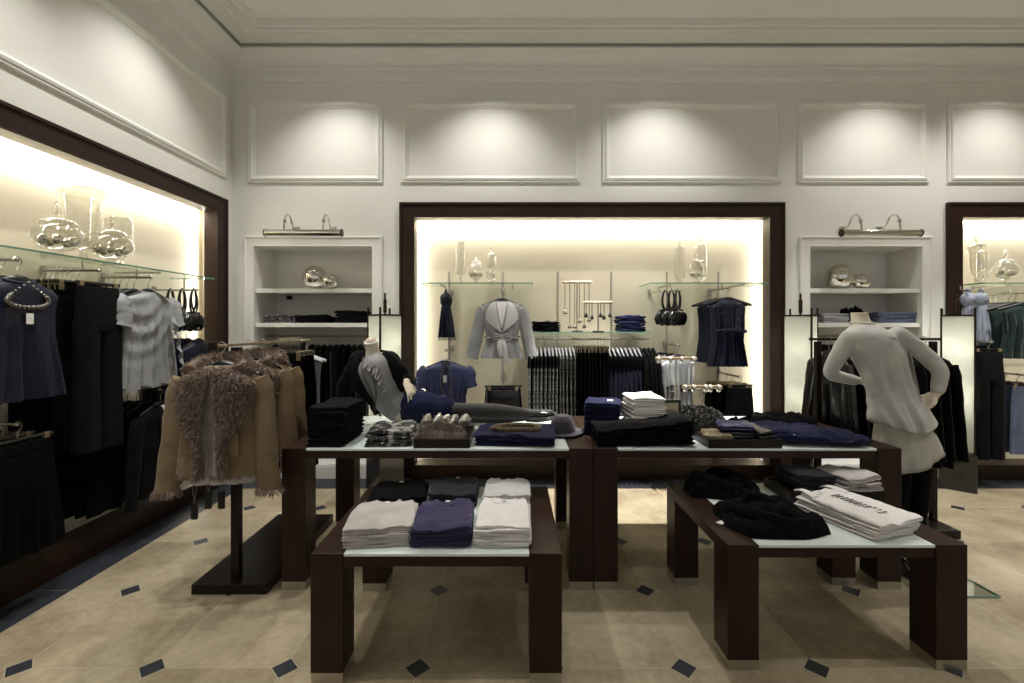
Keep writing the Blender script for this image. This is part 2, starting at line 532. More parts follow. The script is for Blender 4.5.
def picture_light(xc, label, w):
    t = thing('picture_light', label, 'wall lamp', (xc, YB, 2.352), 0, 'nickel picture lights')
    y = -.25
    b = B().tube([(-w, y, 0), (w, y, 0)], .033, 16)
    obj('lamp_shade', b, CHROME, t, angle=60)
    for s in (-1, 1):
        obj('shade_cap', B().lathe([(.0, 0), (.036, 0), (.036, .008), (0, .008)], 16).xf(RY(PI / 2)).xf(T(s * w - .004, y, 0)), BRONZE, t)
    for s in (-1, 1):
        x = s * .18
        obj('wall_plate', B().box(x - .035, x + .035, -.022, -.001, .05, .11), CHROME, t, bev=.004)
        arm = spath([(x, -.02, .08), (x, -.08, .10), (x, -.13, .17), (x, -.19, .185), (x, -.235, .13), (x, y, .034)], 18)
        a = obj('arm', B().tube(arm, .0075, 8), CHROME, t)
        obj('knuckle', B().sphere((x, -.237, .115), .018, 10, 8, (1, 1, 1.2)), CHROME, a)
    return t


picture_light(wx(303.5, YB - .25), 'nickel picture light over the shelf niche by the fur-collared jackets', .355)
picture_light(wx(881, YB - .25), 'nickel picture light over the shelf niche behind the standing mannequin', .365)


# ------------------------------------------------------------------ silver balls, lanterns
def ball(x, y, z, r, label):
    t = obj('glass_ball', B().sphere((0, 0, r), r, 32, 20), SILVER)
    t.location = (x, y, z); tag(t, label, 'ornament', 'silver glass balls')
    return t


S1, S2 = wz(288.5, YB), wz(323, YB)
Yn = 4.62
ball(wx(315, Yn), Yn, S1 + .001, .122, 'large silver ball in the niche beside the fur-collared jackets')
ball(wx(330, Yn - .14), Yn - .14, S1 + .001, .074, 'small silver ball in the niche beside the fur-collared jackets')
ball(wx(839.5, Yn), Yn, S1 + .001, .128, 'large silver ball in the niche above the standing mannequin')
ball(wx(861.5, Yn - .08), Yn - .08, S1 + .001, .078, 'small silver ball in the niche above the standing mannequin')


def lantern_glass():
    m = bpy.data.materials.new('frosted lantern glass'); m.use_nodes = True
    nt = m.node_tree; nt.nodes.clear()
    o = nt.nodes.new('ShaderNodeOutputMaterial'); mx = nt.nodes.new('ShaderNodeMixShader'); mx.inputs[0].default_value = .35
    a = nt.nodes.new('ShaderNodeBsdfTranslucent'); a.inputs[0].default_value = lin((240, 241, 234))
    d = nt.nodes.new('ShaderNodeBsdfPrincipled'); d.inputs['Base Color'].default_value = lin((226, 229, 222)); d.inputs['Roughness'].default_value = .3
    nt.links.new(a.outputs[0], mx.inputs[1]); nt.links.new(d.outputs[0], mx.inputs[2]); nt.links.new(mx.outputs[0], o.inputs[0])
    return m


LGLASS = lantern_glass()
BULB = plain('lit bulb', (255, 240, 215)); _b = MATS['lit bulb'].node_tree.nodes
for n in _b:
    if n.type == 'BSDF_PRINCIPLED': n.inputs['Emission Color'].default_value = (1, .9, .75, 1); n.inputs['Emission Strength'].default_value = 14


def lantern(x, y, zt, label, rz=PI / 4, s=.11):
    t = thing('floor_lantern', label, 'floor lamp', (x, y, 0), rz, 'frosted glass floor lanterns')
    z0 = .36
    obj('base', B().box(-s - .015, s + .015, -s - .015, s + .015, 0, z0 - .02), plain('black gloss lacquer', (20, 18, 17), .12, coat=.6), t, bev=.004)
    for a in range(4):
        M = RZ(a * PI / 2)
        obj('glass_panel', B().box(-s + .008, s - .008, -s, -s + .006, z0, zt - .03).xf(M), LGLASS, t, smooth=False)
        top = zt + (.02 if a else .0)
        b = B().box(-s - .007, -s + .007, -s - .007, -s + .007, z0 - .02, zt + .045).xf(M)
        obj('corner_rod', b, BRONZE, t, smooth=False)
        obj('rail', B().box(-s, s, -s - .004, -s + .008, zt - .032, zt - .018).xf(M), BRONZE, t, smooth=False)
    obj('mast', B().tube([(0, 0, z0 - .02), (0, 0, zt + .18)], .009, 8), BRONZE, t)
    obj('finial', B().tube([(0, 0, zt + .0), (0, 0, zt + .12)], .016, 8), BRONZE, t)
    for z in (zt - .25, .85):
        obj('bulb', B().sphere((.045, 0, z), .026, 12, 8, (1, 1, 1.3)), BULB, t)
    return t


lantern(wx(385, 4.2), 4.2, wz(312.5, 4.2), 'frosted glass lantern behind the reclining mannequin in black blazer')
lantern(wx(800.5, 4.2), 4.2, wz(313, 4.2), 'frosted glass lantern between the navy blouses and the standing mannequin')
lantern(wx(958, 4.2), 4.2, wz(313, 4.2), 'frosted glass lantern between the black blazers and the green dresses')


# ------------------------------------------------------------------ the tables
def display_table(x0, x1, y0, y1, H, label, group, leg=.136, apron=.055, foot=.045):
    t = thing('display_table', label, 'table', ((x0 + x1) / 2, (y0 + y1) / 2, 0), 0, group)
    w, d = (x1 - x0) / 2, (y1 - y0) / 2
    for s in (-1, 1):
        xa, xb = s * w, s * (w - leg)
        for q in (-1, 1):
            lg = obj('leg', B().box(xa, xb, q * d, q * (d - leg), foot, H - .056), WOOD, t, bev=.002)
            obj('metal_foot', B().box(xa - s * .001, xb + s * .001, q * (d - .001), q * (d - leg + .001), 0, foot), STEEL, lg, smooth=False)
        obj('end_board', B().box(xa, xb, -d, d, H - .055, H), WOOD, t, bev=.002)
    for q in (-1, 1):
        obj('apron', B().box(-w + leg + .001, w - leg - .001, q * (d - .006), q * (d - .05), H - .058, H - .015), WOOD, t, bev=.002)
    obj('glass_top', B().box(-w + leg + .001, w - leg - .001, -d + .003, d - .003, H - .014, H - .001), FROST, t, bev=.002)
    return t


HT, LT = .80, .545
display_table(-1.305, .461, 2.577, 3.50, HT, 'tall dark wood table under the reclining mannequin and grey hat', 'tall display tables')
display_table(.464, 2.207, 2.577, 3.50, HT, 'tall dark wood table under the black jeans pile and navy trousers', 'tall display tables')
display_table(-.842, .209, 1.90, 2.695, LT, 'low dark wood table holding the purple shirt stack', 'low display tables')
display_table(.936, 1.977, 1.974, 2.752, LT, 'low dark wood table holding the printed white shirts', 'low display tables')
# ------------------------------------------------------------------ clothes: folded, hung, laid
def folded_b(w, d, t, seed=0, layers=2, nx=14, wrinkle=.004, sag=.0, grow=.06, ny=8, neck=0.0):
    """A folded garment: a soft slab with rounded fold edges and grooves between its cloth layers. Base at z = 0."""
    rnd = random.Random(seed); ox = rnd.uniform(0, 90)
    rings = []
    for i in range(nx + 1):
        u = i / nx
        x = (u - .5) * w
        e = min(u, 1 - u) * w
        sq = 1.0 if e > t * .6 else math.sqrt(max(0.0, 1 - (1 - e / (t * .6)) ** 2)) * .8 + .2
        h = t * sq * .5
        dd = d * .5 - (0 if e > t * .5 else (t * .5 - e) * .6)
        loop = []
        for k in range(ny): loop.append((-dd + .006 + (2 * dd - .012) * k / (ny - 1), h))
        for k in range(1, 8): loop.append((dd + .5 * t * (.5 - .5 * math.cos(2 * PI * k / 8)) * .35, h - 2 * h * k / 8))
        for k in range(ny): loop.append((dd - .006 - (2 * dd - .012) * k / (ny - 1), -h))
        for k in range(1, 12):
            q = k / 12.0
            g = abs(math.sin(PI * layers * q)) ** .6
            loop.append((-dd - t * .34 * g * (.6 + .4 * math.sin(ox + 3 * u)), -h + 2 * h * q))
        ring = []
        for y, z in loop:
            tp = max(0, (y / d - .12) / .38) if neck else 0
            tp = min(1, tp) ** 1.6
            dip = 0
            if neck and z > 0:
                rr_ = math.hypot(x / neck, (y - d * .5 + .012) / (neck * 1.15))
                dip = -.55 * t * max(0, 1 - rr_ ** 4) if rr_ < 1 else .0035 * math.exp(-((rr_ - 1.08) / .12) ** 2)
            n = noise.noise(V((x * 9 + ox, y * 9, z * 14))) * wrinkle * 2 + noise.noise(V((x * 26 + ox, y * 26, 3))) * wrinkle
            zz = z + t / 2
            top = zz / t
            ring.append((x * (1 - .16 * tp) * (1 + grow * noise.noise(V((y * 5 + ox, zz * 20, 1)))), y + n * .6 + .01 * noise.noise(V((x * 7, zz * 30, ox))), zz + dip - .25 * t * tp * (z > 0) * abs(x / w) * 2 + n * (.25 + .75 * top) * 1.0 + sag * ((2 * u - 1) ** 2) + (0 if top > .5 else 0)))
        rings.append(ring)
    return B().loft(rings)


def collar_b(r=.05, tube=.006, vee=.0):
    pts = []
    for k in range(15):
        a = PI * (-.12 + 1.24 * k / 14)
        y = -abs(math.sin(a)) * r * 1.1
        if vee: y = -r * 1.6 * (1 - abs(k - 7) / 7.0) * vee - r * .15
        pts.append((math.cos(a) * r, y + r * .4, .003 * math.sin(a)))
    return B().tube(pts, tube, 6, 1.6, .6)


def stack(x, y, z, n, w, d, t, mat, names, group, kind='shirt', seed=0, rz=0.0, collar=True, cat=None, layers=2, vee=0.0, lean=(0, 0), matc=None, tagm=False, jitter=1.0, wrinkle=.004):
    """n folded garments, each a thing, from the bottom up. names(k from the top, n) gives the label."""
    rnd = random.Random(seed)
    out = []
    protos = []
    for k in range(n):
        last = k == n - 1
        lab = names(n - k, n)
        if last or k < 3:
            neck_ = .058 if (collar and last) else 0
            o = obj('folded_' + (cat if kind == 'top' and False else ('blouse' if kind == 'top' else kind)), folded_b(w, d, t * (1.25 if neck_ else 1), seed * 7 + k, layers, wrinkle=wrinkle * (1.5 if neck_ else 1), nx=44 if neck_ else 14, ny=34 if neck_ else 8, neck=neck_), mat)
            if not last: protos.append(o)
        else:
            o = protos[k % len(protos)].copy(); COL.objects.link(o)
        o.location = (x + lean[0] * k + rnd.uniform(-.004, .004) * jitter, y + lean[1] * k + rnd.uniform(-.005, .005) * jitter, z + .001 + k * (t + .0005))
        o.rotation_euler = (0, 0, rz + rnd.uniform(-.03, .03) * jitter)
        tag(o, lab, cat or kind, group)
        if last and collar:
            c = obj('collar', collar_b(.060, .0055, vee), matc or mat, o)
            c.location = (0, d * .5 - .03, t * 1.25 - .001)
            cl = obj('care_label', B().box(-.011, .011, -.008, .008, 0, .0012), PAPER if mat is not WHITEC else STONE, o, smooth=False)
            cl.location = (0, d * .5 - .02, t * .75)
        if tagm and last:
            obj('paper_tag', B().box(-.018, .018, -.03, .03, t + .004, t + .006).xf(T(w * .2, -d * .1, 0)), PAPER, o, smooth=False)
        out.append(o)
    return out


ORD = ['topmost', 'second from top', 'third from top', 'fourth from top', 'fifth from top', 'sixth from top', 'seventh from top', 'eighth from top', 'ninth from top', 'tenth from top', 'eleventh from top', 'twelfth from top']


def ordl(text):
    return lambda k, n: '%s, %s' % (text, 'bottom of the stack' if k == n and n > 2 else ORD[k - 1])


# ---- hangers
def hanger(root, w=.2, drop=.10, mat=None, clips=False, hookmat=None, slope=.055):
    mat = mat or BLACKPL
    hm = hookmat or STEEL
    if clips:
        h = obj('hanger', B().tube([(-w, 0, -drop), (w, 0, -drop)], .008, 6, 1.0, 1.5), mat, root)
        for s in (-1, 1):
            obj('clip', B().box(s * w * .8 - .014, s * w * .8 + .014, -.009, .009, -drop - .05, -drop + .012), BRASSBAR, h, bev=.002)
    else:
        pts = spath([(-w, 0, -drop - slope), (-w * .55, 0, -drop - slope * .5), (-.04, 0, -drop - .002), (0, 0, -drop + .004), (.04, 0, -drop - .002), (w * .55, 0, -drop - slope * .5), (w, 0, -drop - slope)], 17)
        h = obj('hanger', B().tube(pts, [.008 + .006 * math.sin(PI * i / 16) for i in range(17)], 7, 1.0, 1.4), mat, root)
    hk = [(0, 0, -drop + .002), (0, 0, -.035)] + [(-.018 * math.cos(a), 0, -.004 + .018 * math.sin(a) + .0) for a in [PI * (1.0 + .0) - PI * 1.25 * q / 9 + .0 for q in range(-3, 10)]][::-1]
    hk = [(0, 0, -drop + .002), (0, 0, -.04), (.013, 0, -.026), (.0205, 0, -.008), (.018, 0, .008), (.008, 0, .018), (-.006, 0, .019), (-.017, 0, .010), (-.02, 0, -.002)]
    obj('hook', B().tube(spath(hk, 20), .0028, 5), hm, h)
    return h


def shell_fn(rows, seed, folds=5.0, fold=.012, e=2.3, skew=.0, extra=None):
    zs0, zs1 = rows[0][0], rows[-1][0]
    rnd = random.Random(seed); ph = rnd.uniform(0, 6); ph2 = rnd.uniform(0, 6); ox = rnd.uniform(0, 50)

    def fn(a, z):
        _, hw, hd, cx, cy = rowat(rows, z)
        t = (zs0 - z) / (zs0 - zs1)
        c, s = math.cos(a), math.sin(a)
        x = hw * math.copysign(abs(c) ** (2 / e), c); y = hd * math.copysign(abs(s) ** (2 / e), s)
        q = x / max(hw, .01)
        amp = fold * min(1, t * 1.4) * (1 - .3 * abs(q))
        dy = amp * (math.sin(PI * folds * q + ph + 1.1 * t) + .5 * math.sin(PI * folds * 2.1 * q + ph2 - 2 * t)) + .25 * fold * noise.noise(V((x * 14 + ox, z * 9, s)))
        zz = z + (skew * q if t > .97 else 0)
        if extra and s < 0: dy -= extra(q, t)
        return V((cx + x, cy + y + dy, zz))
    return fn


def shell_b(rows, seed=0, folds=5.0, fold=.012, e=2.3, nseg=36, nring=26, extra=None, wav=.0):
    fn = shell_fn(rows, seed, folds, fold, e, extra=extra)
    z0, z1 = rows[0][0], rows[-1][0]
    zs = sorted({z0 + (z1 - z0) * i / nring for i in range(nring + 1)} | {r[0] for r in rows}, reverse=True)
    rings = []
    for z in zs:
        ring = [fn(2 * PI * k / nseg, z) for k in range(nseg)]
        if wav and z == zs[-1]: ring = [p + V((0, 0, wav * math.sin(p.x * 40 + seed))) for p in ring]
        rings.append(ring)
    return B().loft(rings, True, True, True)


def top_rows(w, L, depth, z0=-.105, flare=1.0, waist=.9, neck=.065):
    """Half-widths from neck to hem of a top that hangs on a hanger (z falls)."""
    return [(z0, neck, depth * .55, 0, 0), (z0 - .012, neck + .02, depth * .6, 0, 0), (z0 - .03, w * .62, depth * .75, 0, 0), (z0 - .05, w * .88, depth * .85, 0, 0), (z0 - .075, w, depth * .9, 0, 0),
            (z0 - .16, w * .93, depth, 0, 0), (z0 - .28, w * .9, depth * 1.05, 0, 0), (z0 - L * .62, w * waist, depth, 0, 0), (z0 - L * .8, w * (waist + flare) / 2, depth * 1.05, 0, 0), (z0 - L, w * flare, depth * 1.1, 0, 0)]


def sleeve_b(x, z, length, s, r0=.062, r1=.045, out=.10, fwd=-.02, seed=0, bell=0.0):
    n = 14
    pts = spath([(s * x, 0, z), (s * (x + .03), fwd * .2, z - length * .12), (s * (x + out * .6), fwd * .6, z - length * .5), (s * (x + out), fwd, z - length)], n)
    rs = [(r0 + (r1 - r0) * i / (n - 1)) * (.72 if i == 0 else 1) * (1 + .05 * math.sin(i * 2.1 + seed)) + (bell * max(0, i / (n - 1) - .6)) for i in range(n)]
    return B().tube(pts, rs, 12, .62, 1.0, up=(0, 1, 0))


def front_patch(fn, zs, xl, xr, rows, lift=.006, nx=6):
    """A cloth panel lying on the front of a shell between two edges, with its own small thickness."""
    m = len(zs); rings = []
    for i in range(m):
        z = zs[i]
        _, hw, hd, cx, cy = rowat(rows, z)
        front, back = [], []
        for k in range(nx + 1):
            x = xl[i] + (xr[i] - xl[i]) * k / nx
            q = max(-1, min(1, (x - cx) / hw))
            a = -math.acos(max(-1, min(1, math.copysign(abs(q) ** 1.15, q))))
            y = fn(a, z).y
            front.append(V((x, y - lift, z))); back.append(V((x, y + .004, z)))
        rings.append(front + back[::-1])
    return B().loft(rings)


def hung_top(name, label, cat, mat, w=.21, L=.58, depth=.05, sleeve=None, sl=.5, group=None, seed=0, flare=1.0, waist=.9, folds=5, fold=.012, hm=None, neckmat=None, extra=None, nseg=36, hangw=None, vneck=None, nring=26, lowpoly=False, cap=.07, sleevemat=None, wav=.0):
    t = thing(name, label, cat, group=group)
    hanger(t, hangw or w * .86, mat=hm)
    rows = top_rows(w, L, depth, flare=flare, waist=waist)
    if lowpoly: b = shell_b(rows, seed, folds, fold, nseg=18, nring=9)
    else: b = shell_b(rows, seed, folds, fold, extra=extra, nseg=nseg, wav=wav, nring=nring)
    obj('body', b, mat, t)
    z0 = rows[0][0]
    if sleeve == 'long':
        for s in (-1, 1): obj('sleeve', sleeve_b(w * .86, z0 - .085, sl, s, seed=seed + s), sleevemat or mat, t)
    elif sleeve == 'cap':
        for s in (-1, 1): obj('sleeve', sleeve_b(w * .83, z0 - .082, cap * 1.9, s, .066, .070, .045, seed=seed), sleevemat or mat, t)
    if not lowpoly:
        obj('neckband', B().tube([(.072 * math.cos(a), .028 * math.sin(a) - .004, z0 + .004 - .018 * max(0, -math.sin(a))) for a in [2 * PI * k / 20 for k in range(20)]], .007, 6, closed=True), neckmat or mat, t)
    if vneck:
        fn = shell_fn(rows, seed, folds, fold, extra=extra)
        zs = [z0 - vneck[0] * k / 8 for k in range(9)]
        obj('inner_top', front_patch(fn, zs, [-vneck[1] * (1 - k / 8) - .002 for k in range(9)], [vneck[1] * (1 - k / 8) + .002 for k in range(9)], rows, .004), vneck[2], t)
    return t


def hung_bottom(name, label, cat, mat, w=.19, L=.95, depth=.03, legs=False, group=None, seed=0, hem=1.1, lowpoly=False, fold=.008, folds=5, hm=None, drop=.08, waistmat=None):
    t = thing(name, label, cat, group=group)
    hanger(t, w * .95, drop, hm, clips=True)
    z0 = -drop - .025
    rows = [(z0, w * .9, depth * .5, 0, 0), (z0 - .05, w * .93, depth * .7, 0, 0), (z0 - .2, w, depth, 0, 0), (z0 - L, w * hem, depth * 1.05, 0, 0)]
    if legs:
        hips = [(z0, w * .9, depth * .6, 0, 0), (z0 - .05, w * .93, depth * .8, 0, 0), (z0 - .24, w, depth, 0, 0), (z0 - .27, w * .98, depth * .9, 0, 0)]
        obj('hips', shell_b(hips, seed, 3, .003, nseg=24, nring=8), mat, t)
        for s in (-1, 1):
            lr = [(z0 - .20, w * .5, depth * .95, s * w * .5, 0), (z0 - .5, w * .47, depth * .9, s * w * .52, 0), (z0 - L, w * .47 * hem, depth, s * w * .52, 0)]
            obj('leg', shell_b(lr, seed + s, 1.5, .006, nseg=20, nring=14), mat, t)
    else:
        obj('body', shell_b(rows, seed, folds, fold, nseg=18 if lowpoly else 36, nring=8 if lowpoly else 20), mat, t)
    obj('waistband', shell_b([(z0 + .006, w * .905, depth * .56 + .003, 0, 0), (z0 - .038, w * .93, depth * .7 + .003, 0, 0)], seed, 3, .001, nseg=24, nring=2), waistmat or mat, t)
    return t


def rail_row(proto, n, p0, step, rz, label=None, group=None, jit=.12, seed=0, first=True, zj=0.0):
    """The first garment and its copies along a rail; step is a vector."""
    rnd = random.Random(seed); p0, step = V(p0), V(step); out = []
    for k in range(n):
        p = p0 + step * k
        o = proto if (k == 0 and first) else dup(proto)
        o.location = p + V((0, 0, rnd.uniform(-zj, 0))); o.rotation_euler = (0, 0, rz + rnd.uniform(-jit, jit))
        lab = label(k, n) if callable(label) else label
        if lab: o['label'] = lab
        if group: o['group'] = group
        out.append(o)
    return out


def fur_b(surf, n, length, seed=0, w=.004, curl=.5):
    """Tufts of fur on a surface: surf(u, v) -> (point, normal)."""
    rnd = random.Random(seed); b = B()
    for i in range(n):
        u, v = rnd.random(), rnd.random()
        p, nn = surf(u, v)
        d = (nn + V((rnd.uniform(-1, 1), rnd.uniform(-1, 1), rnd.uniform(-1.2, .5))) * curl).normalized()
        side = d.cross(V((rnd.uniform(-1, 1), rnd.uniform(-1, 1), rnd.uniform(-1, 1)))).normalized() * w
        L = length * rnd.uniform(.6, 1.25)
        m = p + d * L * .55; dr = V((rnd.uniform(-.3, .3), rnd.uniform(-.3, .3), -.5)) * L
        e = p + d * L + dr * .6
        p = p - nn * .004
        b.add([p - side, p + side, m + side * .7, m - side * .7, e], [(0, 1, 2, 3), (3, 2, 4)])
    return b
# ------------------------------------------------------------------ low table with six shirt stacks
def lowstack(px0, px1, Yf, d, n, t, mat, text, seed, rz=0, **k):
    x0, x1 = wx(px0, Yf), wx(px1, Yf)
    return stack((x0 + x1) / 2, Yf + d / 2 + .02, LT, n, x1 - x0 - .01, d, t, mat, ordl(text), text.split(' shirt')[0] + ' shirts on the low table', 'shirt', seed, rz, **k)


lowstack(336, 408, 1.93, .31, 6, .0135, STONE, 'stone grey shirt folded before the black stack on low table', 11, .10, vee=0)
lowstack(406, 470, 1.93, .33, 6, .0135, PURPLE, 'purple shirt folded between stone grey and white stacks', 12, .03, vee=.9)
lowstack(474, 533, 1.93, .31, 7, .0125, WHITEC, 'white shirt folded beside the purple stack on low table', 13, -.03)
lowstack(361, 421, 2.33, .29, 4, .0135, BLACKC, 'black shirt folded behind the stone grey stack on low table', 14, .12)
lowstack(426, 476, 2.36, .29, 5, .0135, CHARC, 'charcoal shirt folded behind the purple stack on low table', 15, .02, vee=.8)
lowstack(482, 532, 2.33, .29, 5, .0135, GREYJ, 'pale grey shirt folded behind the white stack on low table', 16, -.03, vee=.8)

# ------------------------------------------------------------------ low table with black jackets and printed shirts
PRINTW = WHITEC
ss = stack(wx(868, 2.12), 2.235, LT, 5, .275, .40, .0155, WHITEC, ordl('white printed shirt fanned on low table beside black jackets'), 'printed white shirts', 'shirt', 21, .30, lean=(.004, -.004), vee=.7, layers=2)
# a row of printed letters-like dashes down the front of the top shirt, too small to read
pr = B()
rnd = random.Random(4)
for k in range(11):
    a = -.12 + .022 * k
    for j in range(3):
        ww = rnd.uniform(.008, .016)
        pr.box(-.02 + j * .02, -.02 + j * .02 + ww, a, a + .012, 0, .0012)
o = obj('front_print', pr, plain('dark print ink', (48, 46, 50), .7), ss[-1], smooth=False); o.location = (0, .0, .0225)
for s_ in (-1, 1):
    obj('strap', B().tube(spath([(s_ * .105, .12, .019), (s_ * .10, .17, .026), (s_ * .092, .215, .024), (s_ * .088, .245, .012)], 14), [.026 - .0006 * q for q in range(14)], 10, .28, 1.0, up=(0, 0, 1)), WHITEC, ss[-1])
stk = stack(wx(853, 2.52), 2.565, LT + .055, 3, .21, .22, .026, STONE, ordl('stone grey folded cardigan on tray behind printed white shirts'), 'stone grey cardigans', 'cardigan', 22, .15, collar=False, layers=3, wrinkle=.008, cat='cardigan')
stk = stack(wx(811, 2.52), 2.575, LT + .055, 3, .20, .22, .028, CHARC, ordl('charcoal folded cardigan beside the stone grey cardigans'), 'charcoal cardigans', 'cardigan', 23, .05, collar=False, layers=3, wrinkle=.008, cat='cardigan')


def tray(x0, x1, y0, y1, z, h, label, mat=BLACKWOOD, rz=0):
    t = thing('display_tray', label, 'tray', ((x0 + x1) / 2, (y0 + y1) / 2, z + .001), rz)
    w, d = (x1 - x0) / 2, (y1 - y0) / 2
    obj('tray_base', B().box(-w + .012, w - .012, -d + .012, d - .012, 0, h - .012), mat, t, smooth=False)
    for s in (-1, 1):
        obj('tray_side', B().box(s * w, s * (w - .011), -d, d, 0, h), mat, t, bev=.0015)
        obj('tray_side', B().box(-w + .0115, w - .0115, s * d, s * (d - .011), 0, h), mat, t, bev=.0015)
    return t


tray(wx(786, 2.48), wx(880, 2.48), 2.44, 2.70, LT, .053, 'dark wood tray under the grey cardigans on low table')


def bunched(w, d, h, seed, amp=.4, layers=3, nx=40, ny=32, lip=.012):
    """A garment laid down loosely: a crumpled mound with folds and a rolled edge; base at z = 0."""
    ox = seed * 13.7
    rows = []
    for j in range(ny + 1):
        v = 2 * j / ny - 1; row = []
        for i in range(nx + 1):
            u = 2 * i / nx - 1
            a = math.atan2(v, u); r = max(abs(u), abs(v))
            rr = 1 + .10 * noise.noise(V((2 * math.cos(a) + ox, 2 * math.sin(a), 5)))
            # squircle
            cx_, cy_ = u * math.sqrt(1 - v * v * .28), v * math.sqrt(1 - u * u * .28)
            edge = max(0, 1 - r ** 6)
            f = .62 + amp * noise.noise(V((u * 1.7 + ox, v * 1.7, 0))) + .45 * amp * noise.noise(V((u * 5 + ox, v * 3.2 + u, 2))) + .55 * amp * (.5 - abs(noise.noise(V((u * 4 + ox, v * 7 + 2 * u, 7)))) * 2.2)
            z = h * max(.08, f) * edge ** .5
            row.append((cx_ * w / 2 * rr, cy_ * d / 2 * rr, z + .0015))
        rows.append(row)
    b = B().grid(rows)
    base = [[(x, y, 0) for x, y, _ in r] for r in rows]
    ring = rows[0] + [r[-1] for r in rows[1:]] + rows[-1][-2::-1] + [r[0] for r in rows[-2:0:-1]]
    b.loft([ring, [(x, y, 0.0) for x, y, _ in ring]], True, False, True)
    return b


def laid(name, label, cat, x, y, z, w, d, h, mat, seed, rz=0, amp=.4, group=None, extras=None, n=1):
    t = thing(name, label, cat, (x, y, z + .001), rz, group)
    obj('body', bunched(w, d, h, seed, amp), mat, t, angle=70)
    if extras: extras(t, w, d, h)
    return t


def jacket_extras(t, w, d, h):
    obj('collar', B().tube(spath([(-w * .2, d * .2, h * .55), (-w * .08, d * .3, h * .85), (w * .1, d * .28, h * .85), (w * .2, d * .1, h * .6)], 12), .017, 8, .6, 1.3), BLACK2, t)
    obj('sleeve', B().tube(spath([(-w * .38, d * .15, h * .5), (-w * .3, -d * .2, h * .75), (-w * .02, -d * .38, h * .55), (w * .2, -d * .36, h * .45)], 14), [.042 - .001 * k for k in range(14)], 10, .55, 1.0), BLACK2, t)
    obj('lapel', B().tube(spath([(w * .18, d * .1, h * .65), (w * .1, -d * .1, h * .8), (w * .16, -d * .3, h * .62)], 10), [.006 + .02 * math.sin(PI * k / 9) for k in range(10)], 8, .4, 1.2), BLACK2, t)


YJ = 2.33
laid('folded_jacket', 'black velvet jacket laid at near end of low table', 'jacket', 1.245, 2.22, LT, .46, .40, .085, BLACKC, 3, .12, extras=jacket_extras, group='black jackets on the low table')
laid('folded_jacket', 'black velvet jacket laid behind another on low table', 'jacket', 1.20, 2.595, LT, .40, .25, .115, BLACK2, 5, -.2, extras=jacket_extras, group='black jackets on the low table')
tg = obj('price_tag', B().box(-.02, .02, -.014, .014, 0, .004).warp(lambda p: V((p.x, p.y, p.z + .6 * p.x * p.x * 10))), PAPER, None, smooth=False)
tg.location = (wx(716, 2.24), 2.185, LT + .0015); tg.rotation_euler = (.0, 0, .5); tag(tg, 'white price tag lying beside the black velvet jacket', 'price tag')

# ------------------------------------------------------------------ tall table, left of the seam: knitwear, fur, denim, hat
stack(wx(327, 2.62), 2.775, HT, 10, .215, .33, .0225, BLACK2, ordl('black cashmere sweater in tall stack by the fur-collared jackets'), 'black sweaters in the tall stack', 'sweater', 31, -.02, collar=False, cat='sweater', layers=2)
stack(-.725, 2.76, HT, 4, .26, .28, .021, PRINT, ordl('black and silver printed top beside the tall black stack'), 'black and silver printed tops', 'top', 32, .08, collar=False, cat='top', wrinkle=.008)
tray(wx(414, 2.6), wx(470, 2.6), 2.585, 2.93, HT, .05, 'dark wood tray holding brown fur and silver parcels')


def mound_surf(w, d, h):
    def f(u, v):
        x, y = (u - .5) * 2, (v - .5) * 2
        k = max(0, 1 - abs(x) ** 3) * max(0, 1 - abs(y) ** 3)
        return V((x * w / 2, y * d / 2, h * k ** .6)), V((x * .6, y * .6 - .2, 1)).normalized()
    return f


t = thing('fur_scarf', 'taupe fur scarf lying in the dark tray before silver parcels', 'scarf', (wx(441, 2.68), 2.68, HT + .041), 0)
obj('body', bunched(.30, .16, .075, 8, .25), FURT, t)
f = mound_surf(.28, .15, .07)
obj('fur', fur_b(f, 2200, .02, 3, .003, .9), FURT, t, smooth=False)
FOIL = plain('crumpled silver foil', (186, 182, 172), .3, .8, bump=.5, bscale=60, bdist=.01)
for k, px in enumerate((426, 437, 445, 453, 464)):
    t = thing('gift_pouch', 'crumpled silver pouch, %s of five behind the taupe fur scarf' % ('nearest the printed tops', 'second from the printed tops', 'middle one', 'second from the denim pile', 'nearest the denim pile')[k], 'pouch', (wx(px, 2.84), 2.845, HT + .042), 0, 'silver pouches in the tray')
    b = B().sphere((0, 0, .05), .05, 16, 12, (.62 if k < 4 else .75, .85, 1.05))
    b.warp(lambda p, q=k: p + V((1, 1, 1)) * .018 * noise.noise(p * 26 + V((q * 9, 0, 0))) + V((.25 * (p.z - .05), -.2 * (p.z - .05), 0)))
    b.warp(lambda p: V((p.x, p.y, max(p.z, .0005))))
    obj('body', b, FOIL, t, angle=25)
    obj('drawstring', B().tube([(.022 * math.cos(a) + .006, .028 * math.sin(a), .086 + .006 * math.sin(2 * a)) for a in [2 * PI * q / 14 for q in range(14)]], .003, 5, closed=True), STONE, t)

